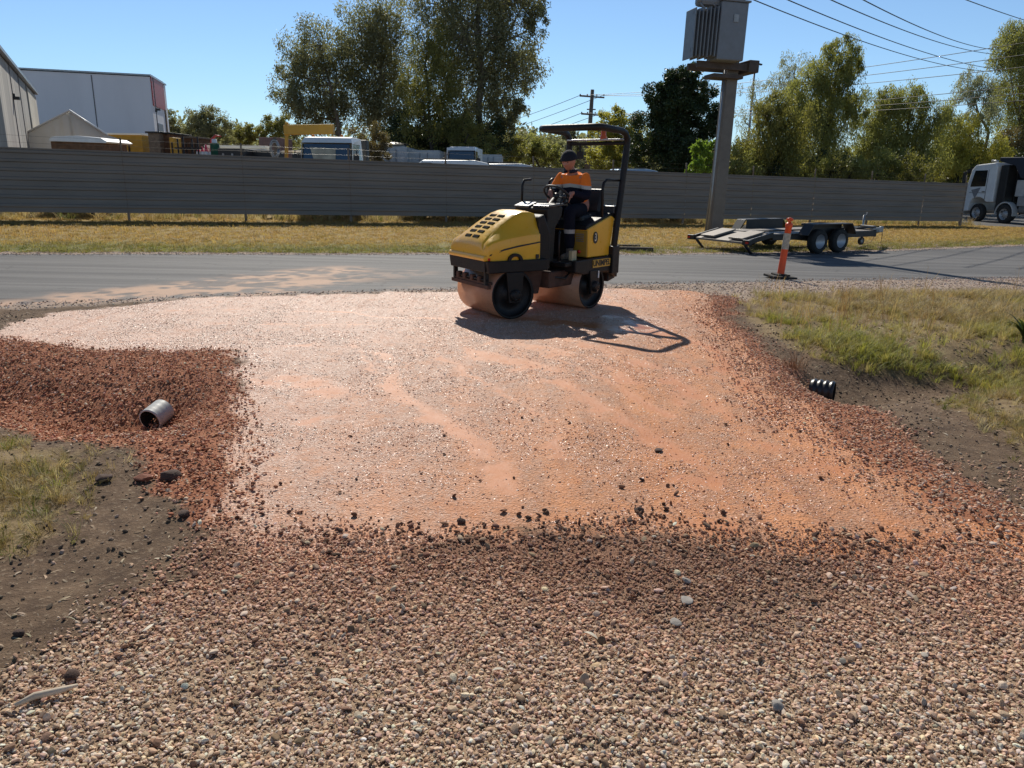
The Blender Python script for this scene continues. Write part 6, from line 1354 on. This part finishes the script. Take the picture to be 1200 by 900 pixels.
# ------------------------------------------------------------------ operator
def skin_chain(verts, edges, radii, root_i=0, sub=2):
    """one continuous skinned surface around a skeleton"""
    me = bpy.data.meshes.new('tmp_skin'); me.from_pydata([tuple(v_) for v_ in verts], edges, []); me.update()
    o_ = bpy.data.objects.new('tmp_skin', me); COL.objects.link(o_)
    sk = o_.modifiers.new('skin', 'SKIN'); sk.use_smooth_shade = True; sk.branch_smoothing = .4
    for i, r_ in enumerate(radii):
        q = me.skin_vertices[0].data[i]; q.radius = r_ if isinstance(r_, tuple) else (r_, r_); q.use_root = (i == root_i)
    if sub: m = o_.modifiers.new('sub', 'SUBSURF'); m.levels = m.render_levels = sub
    dg = bpy.context.evaluated_depsgraph_get(); dg.update(); ev = o_.evaluated_get(dg); out = bpy.data.meshes.new_from_object(ev)
    bpy.data.objects.remove(o_); return out
def joined(meshes, name, voxel, mat, parent, smooth_it=4):
    bm = bmesh.new()
    for m in meshes: bm.from_mesh(m)
    me = bpy.data.meshes.new(name); bm.to_mesh(me); bm.free()
    o_ = bpy.data.objects.new(name, me); COL.objects.link(o_)
    rm = o_.modifiers.new('remesh', 'REMESH'); rm.mode = 'VOXEL'; rm.voxel_size = voxel; rm.use_smooth_shade = True
    sm_ = o_.modifiers.new('smooth', 'SMOOTH'); sm_.factor = .5; sm_.iterations = smooth_it
    dg = bpy.context.evaluated_depsgraph_get(); dg.update(); me2 = bpy.data.meshes.new_from_object(o_.evaluated_get(dg))
    bpy.data.objects.remove(o_); me2.name = name
    for p in me2.polygons: p.use_smooth = True
    me2.materials.clear()
    for m in (mat if isinstance(mat, list) else [mat]): me2.materials.append(m)
    o2 = bpy.data.objects.new(name, me2); COL.objects.link(o2); o2.parent = parent; return o2
person = None
def V(*a): return Vector(a)
# skeleton in the rear frame: x forward, y to the operator's left (towards the camera)
pel = V(-.80, 0, 1.27); wst = V(-.79, 0, 1.40); chs = V(-.70, 0, 1.58); nb_ = V(-.635, 0, 1.685); nk = V(-.60, 0, 1.745)
shl, shr = V(-.66, .185, 1.655), V(-.66, -.185, 1.655)
ell, elr = V(-.62, .265, 1.40), V(-.55, -.25, 1.42)
wrl, wrr = V(-.395, .165, 1.455), V(-.37, -.14, 1.47)
hipl, hipr = V(-.78, .10, 1.22), V(-.78, -.10, 1.22)
knl, knr = V(-.36, .17, 1.235), V(-.36, -.15, 1.235)
anl, anr = V(-.36, .20, .745), V(-.32, -.16, .745)
def body_skel(k, torso=True, legs=True, arms='full'):
    vs_, es, rs_ = [], [], []
    def add(p, r_, par=None):
        vs_.append(p); rs_.append(r_); i = len(vs_) - 1
        if par is not None: es.append((par, i))
        return i
    return vs_, es, rs_, add
vs_, es, rs_, add = body_skel(1)
i0 = add(pel, (.15, .125)); i1 = add(wst, (.145, .115), i0); i2 = add(chs, (.155, .10), i1); i3 = add(nb_, (.07, .06), i2); i4 = add(nk, (.055, .055), i3); add(nk + V(.02, 0, .05), (.055, .055), i4)
for s_, sh, el, wr in ((1, shl, ell, wrl), (-1, shr, elr, wrr)):
    a = add(sh, .062, i2); b = add(sh.lerp(el, .5), .050, a); c_i = add(el, .043, b); d = add(el.lerp(wr, .5), .038, c_i); add(wr, .028, d)
for s_, hp_, kn, an in ((1, hipl, knl, anl), (-1, hipr, knr, anr)):
    a = add(hp_, .095, i0); b = add(hp_.lerp(kn, .5), .082, a); c_i = add(kn, .065, b); d = add(kn.lerp(an, .4), .060, c_i); add(an, .042, d)
bodym = skin_chain(vs_, es, rs_)
# head with face
def head_mesh(c, yaw, pitch):
    bm = bmesh.new(); bmesh.ops.create_uvsphere(bm, u_segments=40, v_segments=28, radius=1)
    for v_ in bm.verts:
        x_, y_, z_ = v_.co
        fx = max(0, x_)
        X_ = x_ * .104; Y_ = y_ * .082; Z_ = z_ * .124
        if z_ < -.1: Y_ *= 1 - .30 * (-z_ - .1); X_ *= 1 - .10 * (-z_)       # jaw narrows
        def bmp(cy, cz, sy, sz, am): return am * math.exp(-((y_ - cy) / sy) ** 2 - ((z_ - cz) / sz) ** 2) * (fx > .2)
        X_ += bmp(0, -.12, .14, .16, .020) + bmp(0, -.22, .20, .08, .014)      # nose
        X_ += bmp(0, .18, .5, .07, .006)                                         # brow
        X_ -= bmp(.36, .04, .18, .10, .010) + bmp(-.36, .04, .18, .10, .010)   # sockets
        X_ += bmp(0, -.47, .30, .05, .007) + bmp(0, -.56, .26, .05, .006) - bmp(0, -.515, .28, .02, .006)  # lips
        X_ += bmp(0, -.82, .3, .14, .010)                                        # chin
        v_.co = (X_, Y_, Z_)
    for s_ in (-1, 1):                                                            # ears
        r_ = bmesh.ops.create_uvsphere(bm, u_segments=12, v_segments=8, radius=1)['verts']
        for v_ in r_: v_.co = Vector((v_.co.x * .018 - .008, s_ * .078 + v_.co.y * .010, v_.co.z * .032 - .006))
    M = Matrix.Translation(c) @ Matrix.Rotation(yaw, 4, 'Z') @ Matrix.Rotation(pitch, 4, 'Y')
    bmesh.ops.transform(bm, matrix=M, verts=bm.verts); me = bpy.data.meshes.new('tmp_head'); bm.to_mesh(me); bm.free(); return me, M
HC = V(-.555, 0, 1.845)
headm, HM = head_mesh(HC, R(8), R(16))
# hands gripping the wheel rim: five fingers each
def hand(wr, grip, side):
    fw = (grip - wr).normalized(); rim_c = WC; out = []
    pn = (WN).normalized(); lat = fw.cross(pn).normalized()
    palm = wr + fw * .055
    pv, pe, pr_ = [wr - fw * .02, wr + fw * .02, palm, palm + fw * .025], [(0, 1), (1, 2), (2, 3)], [(.026, .022), (.032, .018), (.040, .016), (.038, .014)]
    out.append(skin_chain(pv, pe, pr_, 0, 1))
    for k in range(4):
        o_ = lat * (.027 - .018 * k); L_ = (.072, .080, .075, .060)[k]
        b0 = palm + fw * .015 + o_; b1 = palm + fw * (.03 + L_ * .25) + o_ + pn * .010; b2 = b1 + fw * L_ * .28 - pn * L_ * .30; b3 = b2 - fw * L_ * .26 - pn * L_ * .22
        out.append(skin_chain([b0, b1, b2, b3], [(0, 1), (1, 2), (2, 3)], [.0095, .0092, .0085, .0072], 0, 1))
    tb = wr + fw * .03 + lat * .028; t1 = tb + lat * .022 + fw * .022 - pn * .012; t2 = t1 + fw * .028 - pn * .022 - lat * .008
    out.append(skin_chain([wr + fw * .025 + lat * .008, tb, t1, t2], [(0, 1), (1, 2), (2, 3)], [.012, .0115, .0105, .0085], 0, 1))
    return out
gl_ = WC + (wu * math.cos(.45) + wv * math.sin(.45)) * .175; gr_ = WC + (wu * math.cos(2.7) + wv * math.sin(2.7)) * .175
M_SKIN = pm('weathered_skin', (.46, .20, .135), .55, 0, .10, 25)
person = joined([bodym, headm] + hand(wrl, gl_, 1) + hand(wrr, gr_, -1), 'person', .0045, M_SKIN, None, 3)
person.matrix_world = Matrix.Translation(PV) @ Matrix.Rotation(AR, 4, 'Z')
props(person, 'seated roller driver in navy beanie and orange hi-vis shirt holding the steering wheel', 'person')
# shirt: orange yoke, grey tape, navy below; sleeves likewise
def shirt():
    vs_, es, rs_, add = body_skel(1)
    i0 = add(pel + V(0, 0, .0), (.170, .145)); i1 = add(wst, (.165, .14), i0); i2 = add(chs, (.205, .165), i1); i3 = add(nb_ + V(-.005, 0, .005), (.115, .105), i2)
    for sh, el, wr in ((shl, ell, wrl), (shr, elr, wrr)):
        a = add(sh, .088, i2); b = add(sh.lerp(el, .5), .078, a); c_i = add(el, .062, b); d = add(el.lerp(wr, .5), .054, c_i); add(el.lerp(wr, .90), .042, d)
    me = skin_chain(vs_, es, rs_)
    t = NT('hi_vis_shirt_cloth'); v = t.co('Object'); sx = t.n('ShaderNodeSeparateXYZ'); t.l(v, sx.inputs[0]); z_ = sx.outputs[2]; y_ = sx.outputs[1]
    w_ = t.math('ADD', z_, t.math('MULTIPLY', t.math('ABSOLUTE', y_), .10))
    or_ = t.mix(t.noise(12, 4, .6, v), (.90, .17, .02), (1.0, .27, .04)); nav = (.008, .009, .020)
    c = t.mix(t.math('GREATER_THAN', w_, 1.522), nav, (.50, .49, .44)); c = t.mix(t.math('GREATER_THAN', w_, 1.567), c, or_)
    # orange flash on the side of the waist
    fl_ = t.math('MULTIPLY', t.math('GREATER_THAN', z_, 1.30), t.math('LESS_THAN', z_, 1.38)); fl_ = t.math('MULTIPLY', fl_, t.math('MULTIPLY', t.math('GREATER_THAN', y_, .10), t.math('LESS_THAN', sx.outputs[0], t.math('SUBTRACT', -.10, t.math('MULTIPLY', z_, .48)))))
    c = t.mix(fl_, c, or_)
    t.set(color=c, rough=.9, spec=.2); t.bump(t.noise(9, 4, .6, v), .012)
    return joined([me], 'shirt', .006, t.m, person, 3)
shirt()
def trousers():
    vs_, es, rs_, add = body_skel(1)
    i0 = add(pel, (.165, .145)); add(wst - V(0, 0, .04), (.155, .13), i0)
    for hp_, kn, an in ((hipl, knl, anl), (hipr, knr, anr)):
        a = add(hp_, .112, i0); b = add(hp_.lerp(kn, .5), .100, a); c_i = add(kn, .086, b); d = add(kn.lerp(an, .45), .078, c_i); add(an + V(0, 0, -.01), .068, d)
    me = skin_chain(vs_, es, rs_)
    t = NT('navy_trouser_cloth'); v = t.co('Object'); sx = t.n('ShaderNodeSeparateXYZ'); t.l(v, sx.inputs[0]); z_ = sx.outputs[2]
    b1 = t.math('MULTIPLY', t.math('GREATER_THAN', z_, .955), t.math('LESS_THAN', z_, 1.005))
    b1 = t.math('MULTIPLY', b1, t.math('GREATER_THAN', sx.outputs[0], -.60))
    c = t.mix(b1, t.mix(t.noise(8, 4, .6, v), (.006, .007, .014), (.013, .014, .024)), (.42, .41, .38)); t.set(color=c, rough=.9, spec=.2); t.bump(t.noise(10, 4, .6, v), .012)
    return joined([me], 'trousers', .006, t.m, person, 3)
trousers()
pm_tape = pm('grey_tape', (.42, .41, .38), .5)
for kn in (knl, knr):
    pass
# beanie, collar, boots, eyes
bm = bmesh.new(); bmesh.ops.create_uvsphere(bm, u_segments=32, v_segments=20, radius=1)
for v_ in bm.verts:
    x_, y_, z_ = v_.co; zz = max(z_, -.05); r_ = 1 + (.05 if z_ < .28 else 0) + .03 * math.sin(9 * math.atan2(y_, x_)) * (z_ > .3) * .3
    v_.co = Vector((x_ * .118 * r_ - .008, y_ * .098 * r_, (zz * .112 + .022 if z_ > -.05 else .018)))
bmesh.ops.transform(bm, matrix=HM, verts=bm.verts); me = bpy.data.meshes.new('beanie'); bm.to_mesh(me); bm.free()
for p in me.polygons: p.use_smooth = True
me.materials.append(pm('navy_knit', (.010, .011, .018), .95, 0, .3, 60, .002)); o_ = bpy.data.objects.new('beanie', me); COL.objects.link(o_); o_.parent = person
for s_ in (-1, 1):
    bm = bmesh.new(); bmesh.ops.create_uvsphere(bm, u_segments=12, v_segments=8, radius=.0105); bmesh.ops.transform(bm, matrix=HM @ Matrix.Translation((.084, s_ * .028, .004)), verts=bm.verts)
    me = bpy.data.meshes.new('eye'); bm.to_mesh(me); bm.free(); me.materials.append(pm('dark_eye', (.05, .035, .03), .2)); o_ = bpy.data.objects.new('eye', me); COL.objects.link(o_); o_.parent = person
mb = MB(); ring = []
for q in np.linspace(.35, 2 * math.pi - .35, 15):
    ring.append((-.605 + .070 * math.cos(q), .074 * math.sin(q), 1.722 + .012 * math.cos(q) * -1))
mb.tube(ring, .020, 8).build('collar', pm('navy_collar', (.012, .014, .028), .85), person)
for an, d_ in ((anl, 1), (anr, -1)):
    vv = [an + V(0, 0, .07), an + V(-.01, 0, -.04), an + V(.05, 0, -.075), an + V(.16, .01 * d_, -.085)]
    me = skin_chain([an + V(0, 0, .07), an + V(0, 0, -.03), an + V(.02, 0, -.07), an + V(.10, 0, -.075), an + V(.19, .012 * d_, -.080)], [(0, 1), (1, 2), (2, 3), (3, 4)], [(.056, .056), (.052, .052), (.046, .046), (.048, .040), (.040, .030)])
    joined([me], 'boot', .006, pm('worn_work_boot', (.16, .12, .09), .8, 0, .3, 20, .002), person, 2)
    # tread sole
